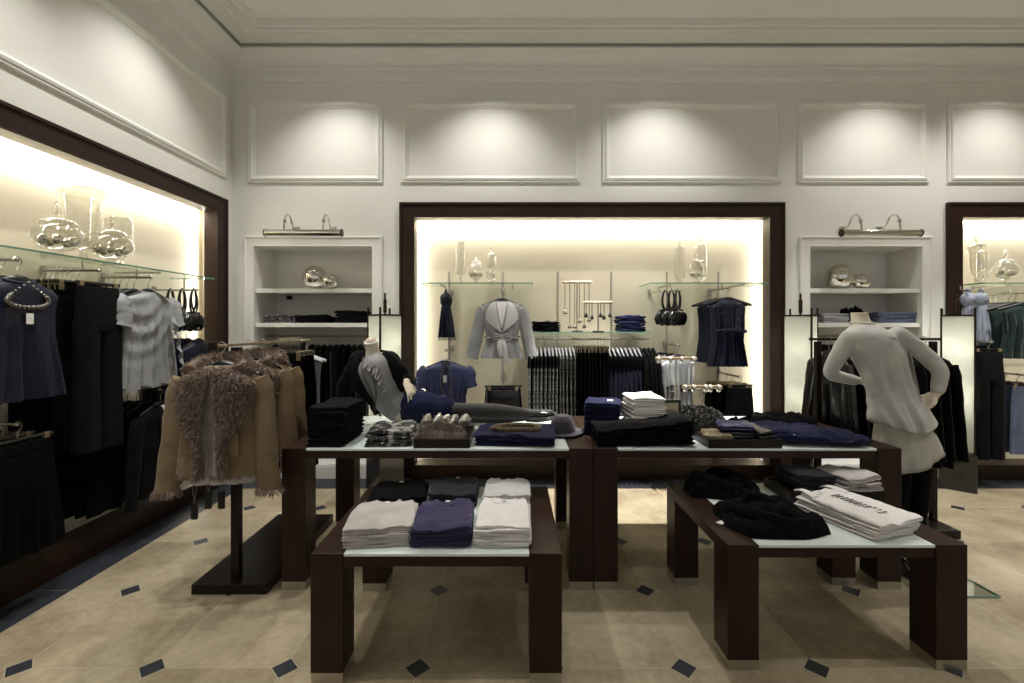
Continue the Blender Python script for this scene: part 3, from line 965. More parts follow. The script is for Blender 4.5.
dn = stack(wx(516, 2.72), 2.77, HT, 4, .47, .30, .0155, NAVY, ordl('navy satin trousers folded under brown belt beside the grey hat'), 'navy satin trousers in the pile', 'trousers', 34, -.10, collar=False, cat='trousers', wrinkle=.009)
dtop = obj('braided_belt', B().tube(spath([(-.15, -.05, .006), (-.08, .02, .012), (.02, .035, .014), (.12, .02, .012), (.15, -.06, .006), (.05, -.075, .01), (-.06, -.07, .01), (-.12, -.03, .008)], 40), .011, 8, .7, 1.4), print_mat('braided brown leather', (92, 76, 58), (128, 110, 86), 90, .5), None)
dtop.location = (wx(515, 2.78), 2.78, HT + .068); tag(dtop, 'brown braided belt curled on the navy satin trousers', 'belt')

# fedora
t = thing('fedora_hat', 'grey felt fedora hat on the wood seam of the tall tables', 'hat', (wx(563, 2.9), 2.93, HT + .002), 0)
br = []
for r, z in ((.075, .02), (.085, .012), (.105, .006), (.125, .006), (.136, .011), (.1365, .014), (.124, .011), (.104, .011), (.085, .018), (.076, .026)):
    br.append([(r * math.cos(a) * 1.0, r * math.sin(a) * 1.0, z + .016 * max(0, abs(math.cos(a)) - .5) * (r - .07) / .06) for a in [2 * PI * k / 40 for k in range(40)]])
obj('brim', B().loft(br, True, True, True), FELT, t)
cw = []
for r, z in ((.082, .012), (.081, .03), (.078, .06), (.074, .085), (.066, .105), (.05, .116), (.028, .112), (.006, .104)):
    ring = []
    for k in range(40):
        a = 2 * PI * k / 40
        pin = 1 - .16 * max(0, (z - .05) / .06) * math.exp(-((abs(math.cos(a)) - .8) / .35) ** 2) * (1 if math.sin(a) < .2 else .4)
        ring.append((r * math.cos(a) * pin, r * math.sin(a) * 1.08, z))
    cw.append(ring)
obj('crown', B().loft(cw, True, True, True), FELT, t)
obj('hatband', B().lathe([(.0825, .014), (.0838, .016), (.0815, .038), (.0795, .04)], 40), plain('dark hat ribbon', (40, 37, 42), .5), t)

# ------------------------------------------------------------------ tall table, right of the seam
stack(wx(603, 2.98), 3.02, HT, 8, .225, .24, .0245, NAVY, ordl('navy knit folded beside the grey hat on tall table'), 'navy knits on the tall table', 'sweater', 41, -.25, collar=False, cat='sweater', tagm=True, lean=(.001, .001))
stack(wx(644, 2.95), 2.98, HT, 9, .215, .25, .0265, WHITEC, ordl('white shirt folded behind the black jeans pile'), 'white shirts on the tall table', 'shirt', 42, .05, collar=False)
nj = 7
for k in range(nj):
    o = obj('folded_jeans', folded_b(.565 - .012 * (k % 3), .30, .0145, 300 + k, 2, nx=30, wrinkle=.007), BLACKC)
    o.location = (wx(643, 2.7) + .003 * (k % 2), 2.765 + .002 * k, HT + .001)
    kk = k
    me = o.data
    for vtx in me.vertices:
        u = vtx.co.x / .3
        base = kk * .0145
        vtx.co.z += base + (.042 * max(0, u + .1) ** 1.5 - .004 * math.sin(5 * u + .4)) * (.35 + .65 * kk / (nj - 1)) + .012 * (kk / nj) * math.sin(3 * u + 1)
    o.rotation_euler = (0, 0, -.02 + .012 * ((k * 5) % 3 - 1))
    tag(o, ordl('black jeans in wide pile at the seam of tall tables')(nj - k, nj), 'jeans', 'black jeans in the wide pile')

t = thing('sign_holder', 'small black framed sign card behind the black jeans pile', 'sign', (wx(670.5, 2.94), 2.94, HT + .001), 0)
for (a, c, z0, z1) in ((-.064, .064, 0, .016), (-.064, .064, .199, .215), (-.064, -.050, .016, .199), (.050, .064, .016, .199)):
    obj('frame_side', B().box(a, c, -.008, .008, z0, z1), BLACKPL, t, smooth=False)
obj('card', B().box(-.05, .05, -.003, .003, .016, .199), plain('sign card', (196, 184, 152), .7), t, smooth=False)
lnb = B()
for k in range(14): lnb.box(-.032 + .0046 * k, -.032 + .0046 * k + .0032, -.0042, -.0032, .145, .1495)
obj('printed_line', lnb, plain('sign ink', (90, 80, 60), .7), t, smooth=False)

t2 = tray(1.115, 1.535, 2.585, 2.86, HT, .048, 'dark wood tray of sequinned tops on tall table')


def sequin(x, y, z, w, d, tt, mat, label, seed, rz, group='sequinned tops in the tray'):
    o = obj('folded_blouse', folded_b(w, d, tt, seed, 2, wrinkle=.006), mat)
    o.location = (x, y, z); o.rotation_euler = (0, 0, rz); tag(o, label, 'top', group)
    return o


zt = HT + .037
sequin(1.215, 2.70, zt + .001, .17, .17, .028, SEQG, 'gold sequinned top folded in the tray of sequinned tops', 51, -.35)
sequin(1.335, 2.735, zt + .045, .19, .15, .034, SEQB, 'blue sequinned top folded in the tray of sequinned tops', 52, -.25)
sequin(1.335, 2.735, zt + .001, .19, .15, .040, SEQUIN, 'black sequinned top folded beneath the blue sequinned top', 53, -.22)
sequin(1.46, 2.72, zt + .001, .10, .20, .055, SEQUIN, 'black sequinned top folded beside the blue sequinned top', 54, .05)
t = thing('fur_scarf', 'black and grey fur scarf between sign card and sequin tray', 'scarf', (1.21, 2.985, HT + .001), -.3)
obj('body', bunched(.34, .17, .13, 18, .5), FURG, t)
for k in range(9):
    a = spath([(-.14 + .035 * k, -.05, .04), (-.13 + .035 * k, -.03, .12 + .02 * math.sin(k * 2)), (-.12 + .035 * k, .05, .10)], 6)
obj('fur', fur_b(mound_surf(.36, .2, .15), 1500, .035, 5, .0045), FURG, t, smooth=False)
laid('laid_blouse', 'black satin blouse laid behind the tray of sequinned tops', 'top', 1.60, 3.06, HT, .34, .15, .10, BLACKC, 21, .1)
# navy trousers spread over the table end
tr = thing('laid_trousers', 'navy trousers spread flat at the mannequin end of tall table', 'trousers', (1.80, 2.79, HT + .001), -.10)
rows = []
for i in range(46):
    u = i / 45
    x = -.28 + .58 * u
    dd = (.17 + .02 * math.sin(3 * u)) * (1 if u < .8 else 1 - .35 * ((u - .8) / .2) ** 2)
    hh = .085 * (1 - .7 * u) * (.55 + .45 * min(1, u * 5)) + .012
    ring = []
    for k in range(44):
        a = 2 * PI * k / 44
        y = dd * math.copysign(abs(math.cos(a)) ** .6, math.cos(a)); z = hh * .5 * (1 + math.copysign(abs(math.sin(a)) ** .8, math.sin(a)))
        nz = .026 * noise.noise(V((x * 9, y * 14, 3))) + .014 * noise.noise(V((x * 22, y * 26, 8)))
        ring.append((x, y + .02 * noise.noise(V((x * 8, z * 9, 1))), max(.0, z + (nz if math.sin(a) > .1 else 0))))
    rows.append(ring)
obj('body', B().loft(rows), NAVY, tr, angle=70)
obj('waistband', B().tube(spath([(-.26, -.12, .05), (-.20, -.155, .062), (-.12, -.16, .055), (-.05, -.165, .04)], 12), .012, 8, .5, 1.5), NAVY, tr)
obj('belt_loop', B().tube(spath([(-.17, -.172, .05), (-.155, -.182, .066), (-.14, -.172, .052)], 8), .004, 6), STONE, tr)
laid('folded_trousers', 'black trousers laid behind the spread navy trousers', 'trousers', 1.94, 3.25, HT, .44, .2, .09, BLACK2, 33, .0)
SILVERPL = plain('silver hanger plastic', (150, 150, 152), .3, .6)
DIR = {'X': PI / 2, 'Y': 0.0, '-X': -PI / 2}


def arm(x, y, z, length, rz, label, drop=.0, mat=None, r=.0085, mount=True, name='display_rail', group='face-out garment arms'):
    """A rail that reaches out from the wall (local -Y), with an end stop and a wall mount or a dropper."""
    t = thing(name, label, 'rail', (x, y, z), rz, group)
    obj('bar', B().tube([(0, 0, 0), (0, -length, 0)], r, 8), mat or STEEL, t)
    obj('end_stop', B().sphere((0, -length - .004, 0), r * 1.5, 10, 6), STEEL, t)
    if mount: obj('wall_mount', B().box(-.018, .018, -.012, -.001, -.03, .03), STEEL, t, bev=.002)
    if drop: obj('dropper', B().tube([(0, -length * .72, r), (0, -length * .72, drop)], .006, 6), STEEL, t)
    return t


def glass_shelf(x, y, z, w, d, rz, label, th=.01):
    t = thing('glass_shelf', label, 'shelf', (x, y, z), rz, 'green-edged glass shelves')
    e = .003
    obj('pane', B().box(-w / 2 + e, w / 2 - e, -d + e, 0, -th, 0), PLATE, t, smooth=False)
    obj('front_edge', B().box(-w / 2, w / 2, -d, -d + e, -th, 0), GEDGE, t, smooth=False)
    for s in (-1, 1):
        obj('side_edge', B().box(s * w / 2, s * (w / 2 - e), -d + e, 0, -th, 0), GEDGE, t, smooth=False)
        obj('bracket', B().box(s * w * .32 - .006, s * w * .32 + .006, -d * .9, -.002, -th - .014, -th - .001), STEEL, t, smooth=False)
    return t


def jar(x, y, z, h, r, kind, label, balls=0, blabel=None, seed=0):
    t = thing('glass_jar', label, 'jar', (x, y, z + .001), 0, 'clear glass jars on the shelves')
    if kind == 'vase':      # tall straight vase with rounded foot
        obj('body', B().lathe([(r * .9, 0), (r * .95, .004), (r * .7, .02), (r * .35, .05), (r * .45, .07), (r * .95, .10), (r, .14), (r, h - .05), (r * .97, h - .02), (r * .8, h), (0.002, h)], 24, cap0=True), GLASS, t)
        b0, br = .12, r * .75
    elif kind == 'goblet':  # footed bell vase
        obj('body', B().lathe([(r * .8, 0), (r * .8, .006), (r * .3, .02), (r * .15, .06), (r * .2, .08), (r * .6, .11), (r * .75, .16), (r * .78, h * .8), (r * .86, h * .93), (r * 1.05, h)], 28, cap0=True), GLASS, t)
        b0, br = .13, r * .6
    elif kind == 'round':   # squat round bowl with lid
        obj('body', B().lathe([(r * .5, 0), (r * .5, .008), (r * .22, .02), (r * .22, .035), (r * .6, .055), (r * .93, .10), (r, .135), (r * .9, .17), (r * .66, .19), (r * .7, .195)], 28, cap0=True), GLASS, t)
        b0, br = .075, r * .62
    else:                   # tall straight jar
        obj('body', B().lathe([(r * .8, 0), (r * .8, .008), (r * .5, .02), (r * .55, .035), (r * .95, .06), (r, .09), (r, h * .72), (r * .9, h * .78), (r * .92, h * .785)], 28, cap0=True), GLASS, t)
        b0, br = .075, r * .6
    if kind in ('round', 'tall', 'goblet'):
        zl = {'round': .196, 'tall': h * .787, 'goblet': h + .001}[kind]
        rl = {'round': r * .78, 'tall': r * 1.05, 'goblet': r * 1.12}[kind]
        k = max(.6, min(1.0, r * 10))
        lid = obj('lid', B().lathe([(rl, zl), (rl * 1.02, zl + .006), (rl * .9, zl + .022 * k), (rl * .5, zl + .04 * k), (rl * .15, zl + .05 * k)], 24), GLASS, t)
        obj('knob', B().lathe([(rl * .14, zl + .048 * k), (.012 * k, zl + .06 * k), (.024 * k, zl + .08 * k), (.02 * k, zl + .10 * k), (.008, zl + .115 * k), (.014 * k, zl + .128 * k), (.002, zl + .145 * k)], 16), GLASS, lid)
    rnd = random.Random(seed)
    made = []
    for k in range(balls):
        rb = min(.034, br * .48) * rnd.uniform(.85, 1.0)
        if kind == 'round':
            a = 2 * PI * k / max(1, min(balls, 5)) + .4; q = (r * .52 if k < 5 else 0); zz = b0 + rb * (.9 if k < 5 else 1.8)
        else:
            a = k * 2.4; q = br - rb * .9 if br > rb else 0; zz = b0 + rb + k * rb * 1.75
            q = min(q, br * .5)
        o = obj('silver_ball', B().sphere((0, 0, 0), rb, 16, 10), SILVER)
        o.location = (x + q * math.cos(a), y + q * math.sin(a), z + zz)
        tag(o, blabel, 'ornament', blabel)
    return t


def handbag(label, group):
    t = thing('handbag', label, 'handbag', group=group)
    rows = []
    for k in range(13):
        u = -1 + 2 * k / 12
        s = (1 - abs(u) ** 3.2) ** .5 * .92 + .08
        ring = []
        for q in range(22):
            a = 2 * PI * q / 22
            ple = 1 + .05 * math.sin(a * 11)
            ring.append((u * .118, .04 * s * math.cos(a) * ple, -.255 + .076 * s * math.sin(a) + .014 * abs(u) ** 2 * -1 + (.006 * math.sin(u * 24))))
        rows.append(ring)
    obj('body', B().loft(rows), LEATHER, t)
    obj('clasp_bar', B().tube(spath([(-.07, 0, -.185), (0, 0, -.178), (.07, 0, -.185)], 8), .008, 6), LEATHER, t)
    for s in (-1, 1):
        pts = [(.034 * math.sin(2 * PI * k / 20) * (1 if k < 20 else 1) * (.55 + .45 * math.sin(PI * min(1, max(0, (k if k < 10 else 20 - k) / 10)))), s * .012 * (1 - abs(10 - k) / 10 * .0) * (1 - math.cos(2 * PI * k / 20)) / 2, .014 - .10 * (1 - math.cos(2 * PI * k / 20))) for k in range(20)]
        obj('handle', B().tube(pts, .0075, 7, closed=True), LEATHER, t)
    return t


def necklace(name, label, length, w, mat, pend=None, group=None, pmat=None, r=.0028):
    t = thing(name, label, 'necklace', group=group)
    pts = [(w * math.sin(PI * k / 12) * (1 if True else 0), 0, -length * k / 12) for k in range(13)]
    loop = pts + [(-p[0], p[1], p[2]) for p in pts[-2:0:-1]]
    obj('chain', B().tube(loop, r, 5, closed=True), mat, t)
    if pend: obj('pendant', pend, pmat or mat, t)
    return t


def pend_drop(z, s=.014, L=.03): return B().lathe([(.002, z), (s * .6, z - L * .35), (s, z - L * .7), (s * .7, z - L * .92), (.002, z - L)], 12)


# ================================================================== side alcove (wall beside the camera)
BX = XL - REC                                    # its back wall
Zs = 1.90
t = glass_shelf(BX + .002, 2.36, Zs, 3.06, .38, PI / 2, 'long green-edged glass shelf in the side alcove with three jars')


def larm(y, z, label, L=.35, drop=.05): return arm(BX + .001, y, z, L, PI / 2, label, drop)


G = lambda s: s
zA = Zs - .06
larm(2.36, zA, 'steel arm holding navy blouses under the long glass shelf')
larm(2.83, zA, 'steel arm holding black trousers under the long glass shelf')
larm(3.24, zA, 'steel arm holding dove grey blouses under the long glass shelf')
larm(3.71, Zs - .115, 'steel arm holding three black handbags in the side alcove', drop=.10)

# navy blouses with cap shoulders
p = hung_top('navy_blouse', 'navy satin blouse with beaded neckline at camera end of alcove', 'blouse', NAVYD, w=.20, L=.62, depth=.05, flare=1.25, waist=1.0, seed=3, folds=6, fold=.02, group='navy satin blouses in the side alcove')
for k in range(4):
    o = p if k == 0 else dup(p)
    place(o, (BX + .36 - .085 * k, 2.36, zA - .004), PI / 2 + (.02 if k % 2 else -.03))
    if k: o.scale = (1, .5, 1)
    if k: o['label'] = 'navy satin blouse hung behind the beaded navy one'
nk = thing('necklace', 'beaded silver necklace over the navy satin blouse', 'necklace', (BX + .36 + .058, 2.36, zA - .12))
pts = [(0, .10 * math.sin(a) , -.13 * abs(math.cos(a / 2)) ** .9) for a in [2 * PI * k / 28 - PI for k in range(28)]]
bd = B()
for k, pp in enumerate(pts): bd.sphere(pp, .008 + .005 * (pp[2] < -.07), 8, 6)
obj('bead_string', bd, plain('gunmetal beads', (128, 124, 116), .25, .8), nk)
obj('paper_tag', B().box(.006, .008, -.018, .018, -.215, -.16), PAPER, nk, smooth=False)

# black trousers on clip hangers; the wide dark grey pair faces the room
p = hung_bottom('black_trousers', 'black trousers clipped in the row behind dark grey pair', 'trousers', BLACKC, w=.175, L=.98, depth=.010, seed=5, group='black trousers in the side alcove', lowpoly=True, fold=.006)
for k in range(8):
    o = p if k == 0 else dup(p)
    place(o, (BX + .03 + .036 * k, 2.80, zA - .004), PI / 2 + random.Random(k).uniform(-.05, .05))
place(hung_bottom('grey_trousers', 'dark grey wide trousers facing out before the black trousers', 'trousers', SLATEC, w=.155, L=1.0, depth=.045, legs=True, seed=7), (BX + .345, 2.84, zA - .004), PI / 2)
# black jackets below
larm(2.98, 1.0, 'lower steel arm holding black coats beneath the dark grey trousers', drop=0)
p = hung_top('black_coat', 'black coat hung low beneath the dark grey trousers', 'coat', BLACKC, w=.15, L=.60, depth=.026, seed=9, folds=4, group='black coats in the side alcove', lowpoly=True)
for k in range(4):
    o = p if k == 0 else dup(p)
    place(o, (BX + .06 + .07 * k, 2.98, .996), PI / 2)


def cowl(q, t):
    """Curved pleats that hang from one shoulder across the front, and a soft fold beside the frill."""
    g = t * 1.35 + .42 * (q + .55) ** 2 * (1 - .3 * t)
    return .009 * math.sin(24 * g) * math.exp(-((t - .38) / .30) ** 2) * max(0, 1 - max(0, q - .15) * 2.2) + .02 * math.exp(-((q - .42 - .2 * t) / .08) ** 2) * (1 + .4 * math.sin(26 * t))


# dove grey draped blouses
p = hung_top('grey_blouse', 'dove grey draped blouse facing out under the glass shelf', 'blouse', GREYB, w=.235, L=.66, depth=.06, flare=1.12, waist=1.0, seed=12, folds=6, fold=.014, sleeve='cap', cap=.085, extra=cowl, nseg=110, nring=70, wav=.012)
rf = B()
for k in range(5):
    z0 = -.26 - .10 * k
    rows = []
    for i in range(10):
        u = i / 9
        rows.append([(.09 + .025 * k + .05 * u + .012 * math.sin(9 * u + v * 3), -.085 - .03 * math.sin(PI * u) * v - .01 * v, z0 - .09 * v * (.4 + u) - .02 * u) for v in (0, .33, .66, 1)])
    rf.grid(rows)
obj('frill', rf, GREYB, p)
place(p, (BX + .35, 3.22, zA - .004), PI / 2)
q = hung_top('silk_blouse', 'pale silk blouse hung behind the draped dove grey blouse', 'blouse', WHITEC, w=.22, L=.60, depth=.022, seed=13, folds=5, fold=.012, lowpoly=True, group='silk blouses behind the dove grey one')
for k in range(5):
    o = q if k == 0 else dup(q)
    place(o, (BX + .05 + .05 * k, 3.22, zA - .004), PI / 2)
    if k in (0, 2, 3):
        for c in o.children:
            if c.name.startswith('body'):
                c.data = c.data.copy(); c.data.materials[0] = (BLACKC, GREYB, TWEED)[k % 3]
    o['label'] = {0: 'dark print blouse at the wall in dove grey row', 2: 'black and white tweed blouse in dove grey row', 3: 'black blouse in the dove grey row'}.get(k, 'white silk blouse hung behind the draped dove grey blouse')

# black blazers
larm(3.32, 1.03, 'lower steel arm holding black blazers below the dove grey blouses', drop=0)
p = hung_top('black_blazer', 'black blazer with white shirt at collar facing out', 'blazer', BLACK2, w=.215, L=.62, depth=.06, sleeve='long', sl=.58, seed=15, folds=2, fold=.006, flare=1.02, vneck=(.20, .034, WHITEC), nseg=48)
for s in (-1, 1):
    obj('lapel', B().tube(spath([(s * .055, -.04, -.12), (s * .062, -.062, -.22), (s * .03, -.072, -.34), (s * .006, -.072, -.40)], 12), [.008 + .018 * math.sin(PI * k / 11) for k in range(12)], 8, .35, 1.3, up=(0, 1, 0)), BLACK2, p)
obj('button', B().sphere((0, -.075, -.42), .008, 8, 6), plain('horn button', (70, 62, 54), .4), p)
place(p, (BX + .36, 3.32, 1.026), PI / 2)
p2 = hung_top('black_blazer', 'black blazer hung behind the one with white shirt', 'blazer', BLACKC, w=.2, L=.6, depth=.03, sleeve='long', sl=.56, seed=16, folds=3, lowpoly=True, group='black blazers in the side alcove')
for k in range(4):
    o = p2 if k == 0 else dup(p2)
    place(o, (BX + .05 + .068 * k, 3.32, 1.026), PI / 2)

# handbags, then navy dresses at the far end
hb = handbag('black pleated handbag on steel arm in the side alcove', 'black handbags in the side alcove')
for k in range(3):
    o = hb if k == 0 else dup(hb)
    place(o, (BX + .33 - .095 * k, 3.71, Zs - .118), PI / 2)
larm(3.72, 1.475, 'steel arm holding navy dresses below the side alcove handbags', drop=0)
p = hung_top('navy_dress', 'navy dress with silver beaded front below the handbags', 'dress', NAVYD, w=.19, L=1.02, depth=.05, seed=17, folds=5, fold=.016, waist=.8, flare=1.2)
rows = top_rows(.19, 1.02, .05, flare=1.2, waist=.8); fn = shell_fn(rows, 17, 5, .016)
obj('beaded_panel', front_patch(fn, [-.12 - .03 * k for k in range(9)], [-.02 - .012 * math.sin(k) ** 2 for k in range(9)], [.03 + .012 * math.sin(k) ** 2 for k in range(9)], rows, .006), SEQUIN, p)
place(p, (BX + .35, 3.73, 1.471), PI / 2)
p2 = hung_top('navy_dress', 'navy dress hung behind the beaded navy dress', 'dress', NAVYD, w=.19, L=1.0, depth=.025, seed=18, folds=4, lowpoly=True, waist=.85, flare=1.15, group='navy dresses in the side alcove')
for k in range(5):
    o = p2 if k == 0 else dup(p2)
    place(o, (BX + .04 + .055 * k, 3.73, 1.471), PI / 2)
# black skirts at the camera end
larm(2.36, .985, 'lower steel arm holding black skirts beneath the navy blouses', drop=0)
p = hung_bottom('black_skirt', 'black skirt clipped facing out beneath the beaded navy blouse', 'skirt', BLACKC, w=.19, L=.58, depth=.04, hem=1.25, seed=21, fold=.016)
place(p, (BX + .36, 2.36, .981), PI / 2)
p2 = hung_bottom('black_skirt', 'black skirt clipped behind the front skirt beneath navy blouses', 'skirt', BLACKC, w=.19, L=.57, depth=.02, hem=1.2, seed=22, lowpoly=True, group='black skirts in the side alcove')
for k in range(4):
    o = p2 if k == 0 else dup(p2)
    place(o, (BX + .07 + .062 * k, 2.36, .981), PI / 2)

# jars on the long shelf
JY = 2.917
jar(-2.75, JY, Zs, .44, .112, 'goblet', 'tall footed glass vase with lid on the long shelf')
jar(-2.72, wx(59, 1) and 2.72, Zs, .30, .13, 'round', 'squat lidded glass jar on long shelf, at camera end', 5, 'silver ball in the squat jar at camera end of long shelf', 3)
jar(-2.70, 3.06, Zs, .30, .13, 'round', 'squat lidded glass jar on long shelf, beside the tall vase', 6, 'silver ball in the squat jar beside the tall footed vase', 4)
jar(-2.80, 3.235, Zs, .36, .085, 'vase', 'plain glass cylinder vase behind squat jar on long shelf')

# ================================================================== floor rack with the fur-collared jackets
t = thing('garment_rack', 'dark floor rack carrying the tan fur-collared jackets', 'clothes rack', (-1.585, 2.62, 0))
obj('base', B().box(-.20, .22, -.09, .86, .0, .055), BLACKWOOD, t, bev=.003)
obj('post', B().box(-.022, .022, -.022, .022, .055, 1.372), BLACKWOOD, t, bev=.002)
obj('post', B().box(-.022, .022, .826, .87, .055, 1.372), BLACKWOOD, t, bev=.002)
rl = obj('rail', B().box(-.008, .008, -.20, .93, 1.379, 1.394), BRASSBAR, t, bev=.002)
obj('rail_cap', B().box(-.02, .02, -.218, -.201, 1.365, 1.41), BLACKWOOD, t, bev=.002)
obj('hook_arm', B().tube([(-.02, .0, .672), (-.10, -.03, .672), (-.26, -.06, .672)], .007, 6), BLACKWOOD, t)
RKX, RKZ = -1.585, 1.388


def open_shell(rows, gap, seed, folds=2, fold=.006, n=44, nring=22):
    """A jacket body left open down its front; gap(t) is the half-angle of the opening."""
    fn = shell_fn(rows, seed, folds, fold); z0, z1 = rows[0][0], rows[-1][0]; rings = []
    for i in range(nring + 1):
        t_ = i / nring; z = z0 + (z1 - z0) * t_; g = gap(t_)
        ring = [fn(-PI / 2 + g + (2 * PI - 2 * g) * k / n, z) for k in range(n + 1)]
        inner = [V(((p.x) * .94, p.y * .86, p.z)) for p in ring]
        rings.append(ring + inner[::-1])
    return B().loft(rings)


def fur_jacket(label, group=None, detailed=True, mat=None):
    t = thing('fur_collar_jacket', label, 'jacket', group=group)
    hanger(t, .19)
    rows = top_rows(.205, .57, .10, flare=1.08, waist=1.0, neck=.075)
    gap = lambda u: .12 + .22 * u
    obj('body', open_shell(rows, gap, 31), mat or SUEDE, t)
    z0 = rows[0][0]
    inner = [(r[0], r[1] * .84, r[2] * .62, 0, 0) for r in rows[:-1]] + [(z0 - .62, .19, .07, 0, 0)]
    obj('inner_top', shell_b(inner, 33, 4, .01), STONE, t)
    for s in (-1, 1):
        sl = obj('sleeve', sleeve_b(.175, z0 - .085, .58, s, .076, .060, .085, -.03, seed=s), mat or SUEDE, t)
        cz = z0 - .09 - .58
        def cuff(u, v, s=s, cz=cz):
            a = 2 * PI * u
            return V((s * .26 + .06 * math.cos(a), -.03 + .042 * math.sin(a), cz + .02 - .03 * v)), V((math.cos(a), math.sin(a), -.5)).normalized()
        obj('cuff_fur', fur_b(cuff, 260, .022, 5 + s, .003), FURB, sl, smooth=False)
        obj('pocket', B().box(s * .09 - .05, s * .09 + .05, -.116, -.108, z0 - .46, z0 - .34), mat or SUEDE, t, bev=.004)
        # wide fur lapel on the chest, running on as a narrow fur edge to the hem
        shf = shell_fn(rows, 31, 2, .006)
        xin = lambda u: .012 + .05 * u
        xout = lambda u, s=s: cr([.10, .195, .195, .17, .12, .08, .08, .085] if s > 0 else [.10, .195, .20, .19, .12, .05, .03, .03], u)
        nz = 14
        zs_ = [z0 - .01 - .55 * k / nz for k in range(nz + 1)]
        xa = [s * xin(k / nz) for k in range(nz + 1)]; xb = [s * min(xout(k / nz), rowat(rows, zs_[k])[1] * .97) for k in range(nz + 1)]
        c = obj('fur_collar', front_patch(shf, zs_, xa if s > 0 else xb, xb if s > 0 else xa, rows, .028), FURB, t)
        def pad(u, v, s=s, shf=shf, xout=xout):
            u = u ** 1.3
            z = z0 - .01 - .55 * u
            hw = rowat(rows, z)[1] * .97
            x = s * (xin(u) + (min(xout(u), hw) - xin(u)) * v)
            q = max(-1, min(1, x / (hw / .97))); y = shf(-math.acos(math.copysign(abs(q) ** 1.15, q)), z).y
            return V((x, y - .022 - .02 * math.sin(PI * v), z)), V((s * (v - .35) * 1.1, -.75, -.1)).normalized()
        obj('fur', fur_b(pad, 5200 if detailed else 2200, .026, 40 + s, .003 if detailed else .0042, .85), FURB, c, smooth=False)
        path = spath([(0, .075, z0 + .015), (s * .07, .06, z0 + .012), (s * .11, .0, z0 - .005), (s * .12, -.05, z0 - .03)], 12)
        rad = [.045] * 12
        nr = obj('neck_roll', B().tube(path, rad, 10, .7, 1.0, up=(0, 1, 0)), FURB, c)
        def roll(u, v, path=path, rad=rad):
            f = u * 10.99; i = int(f); p = path[i].lerp(path[i + 1], f - i)
            tt = (path[i + 1] - path[i]).normalized(); a = 2 * PI * v
            uu = V((0, 1, 0)); uu = (uu - tt * uu.dot(tt)).normalized(); ww = tt.cross(uu)
            nn = uu * math.cos(a) * .7 + ww * math.sin(a)
            return p + nn * .045, nn.normalized()
        obj('fur', fur_b(roll, 1500, .024, 60 + s, .003, .85), FURB, c, smooth=False)
    def hem(u, v):
        a = 2 * PI * u
        return V((.222 * math.cos(a), .11 * math.sin(a), z0 - .56 - .012 * v)), V((math.cos(a), math.sin(a), -.6)).normalized()
    obj('hem_fur', fur_b(hem, 700, .022, 9, .003), FURB, t, smooth=False)
    return t


fj = fur_jacket('tan suede jacket with fur collar facing out on floor rack')
place(fj, (RKX + .025, 2.445, RKZ), .09)
f2 = fur_jacket('tan suede jacket with fur collar, second on the floor rack', detailed=False)
place(f2, (RKX - .03, 2.80, RKZ), .03); f2.scale = (1, .68, 1)
o = dup(f2, (RKX - .05, 2.975, RKZ), .03, 'tan suede jacket with fur collar, third on the floor rack')
p = hung_bottom('black_trousers', 'black trousers clipped on the floor rack behind suede jackets', 'trousers', BLACKC, w=.18, L=.78, depth=.008, fold=.003, seed=36, lowpoly=True, group='black trousers on the floor rack')
for k in range(8):
    o = p if k == 0 else dup(p)
    place(o, (RKX, 3.085 + .026 * k, RKZ), random.Random(k).uniform(-.04, .04))
p = hung_top('grey_camisole', 'grey sheen camisole on silver hanger at end of floor rack', 'camisole', PEWTER, w=.165, L=.62, depth=.012, seed=37, folds=5, fold=.006, hm=SILVERPL, group='grey camisoles on the floor rack', hangw=.2, nseg=28)
for k in range(4):
    o = p if k == 0 else dup(p)
    place(o, (RKX, 3.30 + .033 * k, RKZ), random.Random(k).uniform(-.04, .04))
for k, (px, zz) in enumerate(((194, -.20), (208, -.10), (221, -.10))):
    tag_b = B().box(-.02, .02, -.008, .008, -.42 - zz - .14 + .02, -.42 - zz - .02)
    nkl = thing('tassel_cord', 'black weighted tag on thin cord under suede jacket, ' + ('lowest of three', 'middle of three', 'nearest the rack post')[k], 'tag', (wx(px, 2.56), 2.562, .664), 0, 'black tags on cords')
    L = .16 if k == 0 else .10
    obj('cord', B().tube([(.012 * math.sin(PI * q / 8), 0, -L * q / 8) for q in range(9)] , .002, 5), plain('grey cord', (120, 112, 100), .6), nkl)
    obj('cord', B().tube([(-.012 * math.sin(PI * q / 8), .004, -L * q / 8) for q in range(9)], .002, 5), plain('grey cord', (120, 112, 100), .6), nkl)
    obj('tag_body', B().box(-.017, .017, -.008, .012, -L - .10, -L), BLACKPL, nkl, bev=.006)

# ================================================================== shelf niche beside it
def niche_row(hole, n, label, group, mats, x0, seed):
    p = hung_top('dark_sweater', label, 'top', mats[0], w=.17, L=.75, depth=.02, seed=seed, folds=4, lowpoly=True, group=group, hm=BLACKPL)
    for k in range(n):
        o = p if k == 0 else dup(p)
        place(o, (x0 + .062 * k, YB + .2, 1.381), PI / 2 + random.Random(k + seed).uniform(-.12, .12))
        m = mats[k % len(mats)]
        if m is not mats[0]:
            for c in o.children:
                if c.name.startswith('body'): c.data = c.data.copy(); c.data.materials[0] = m


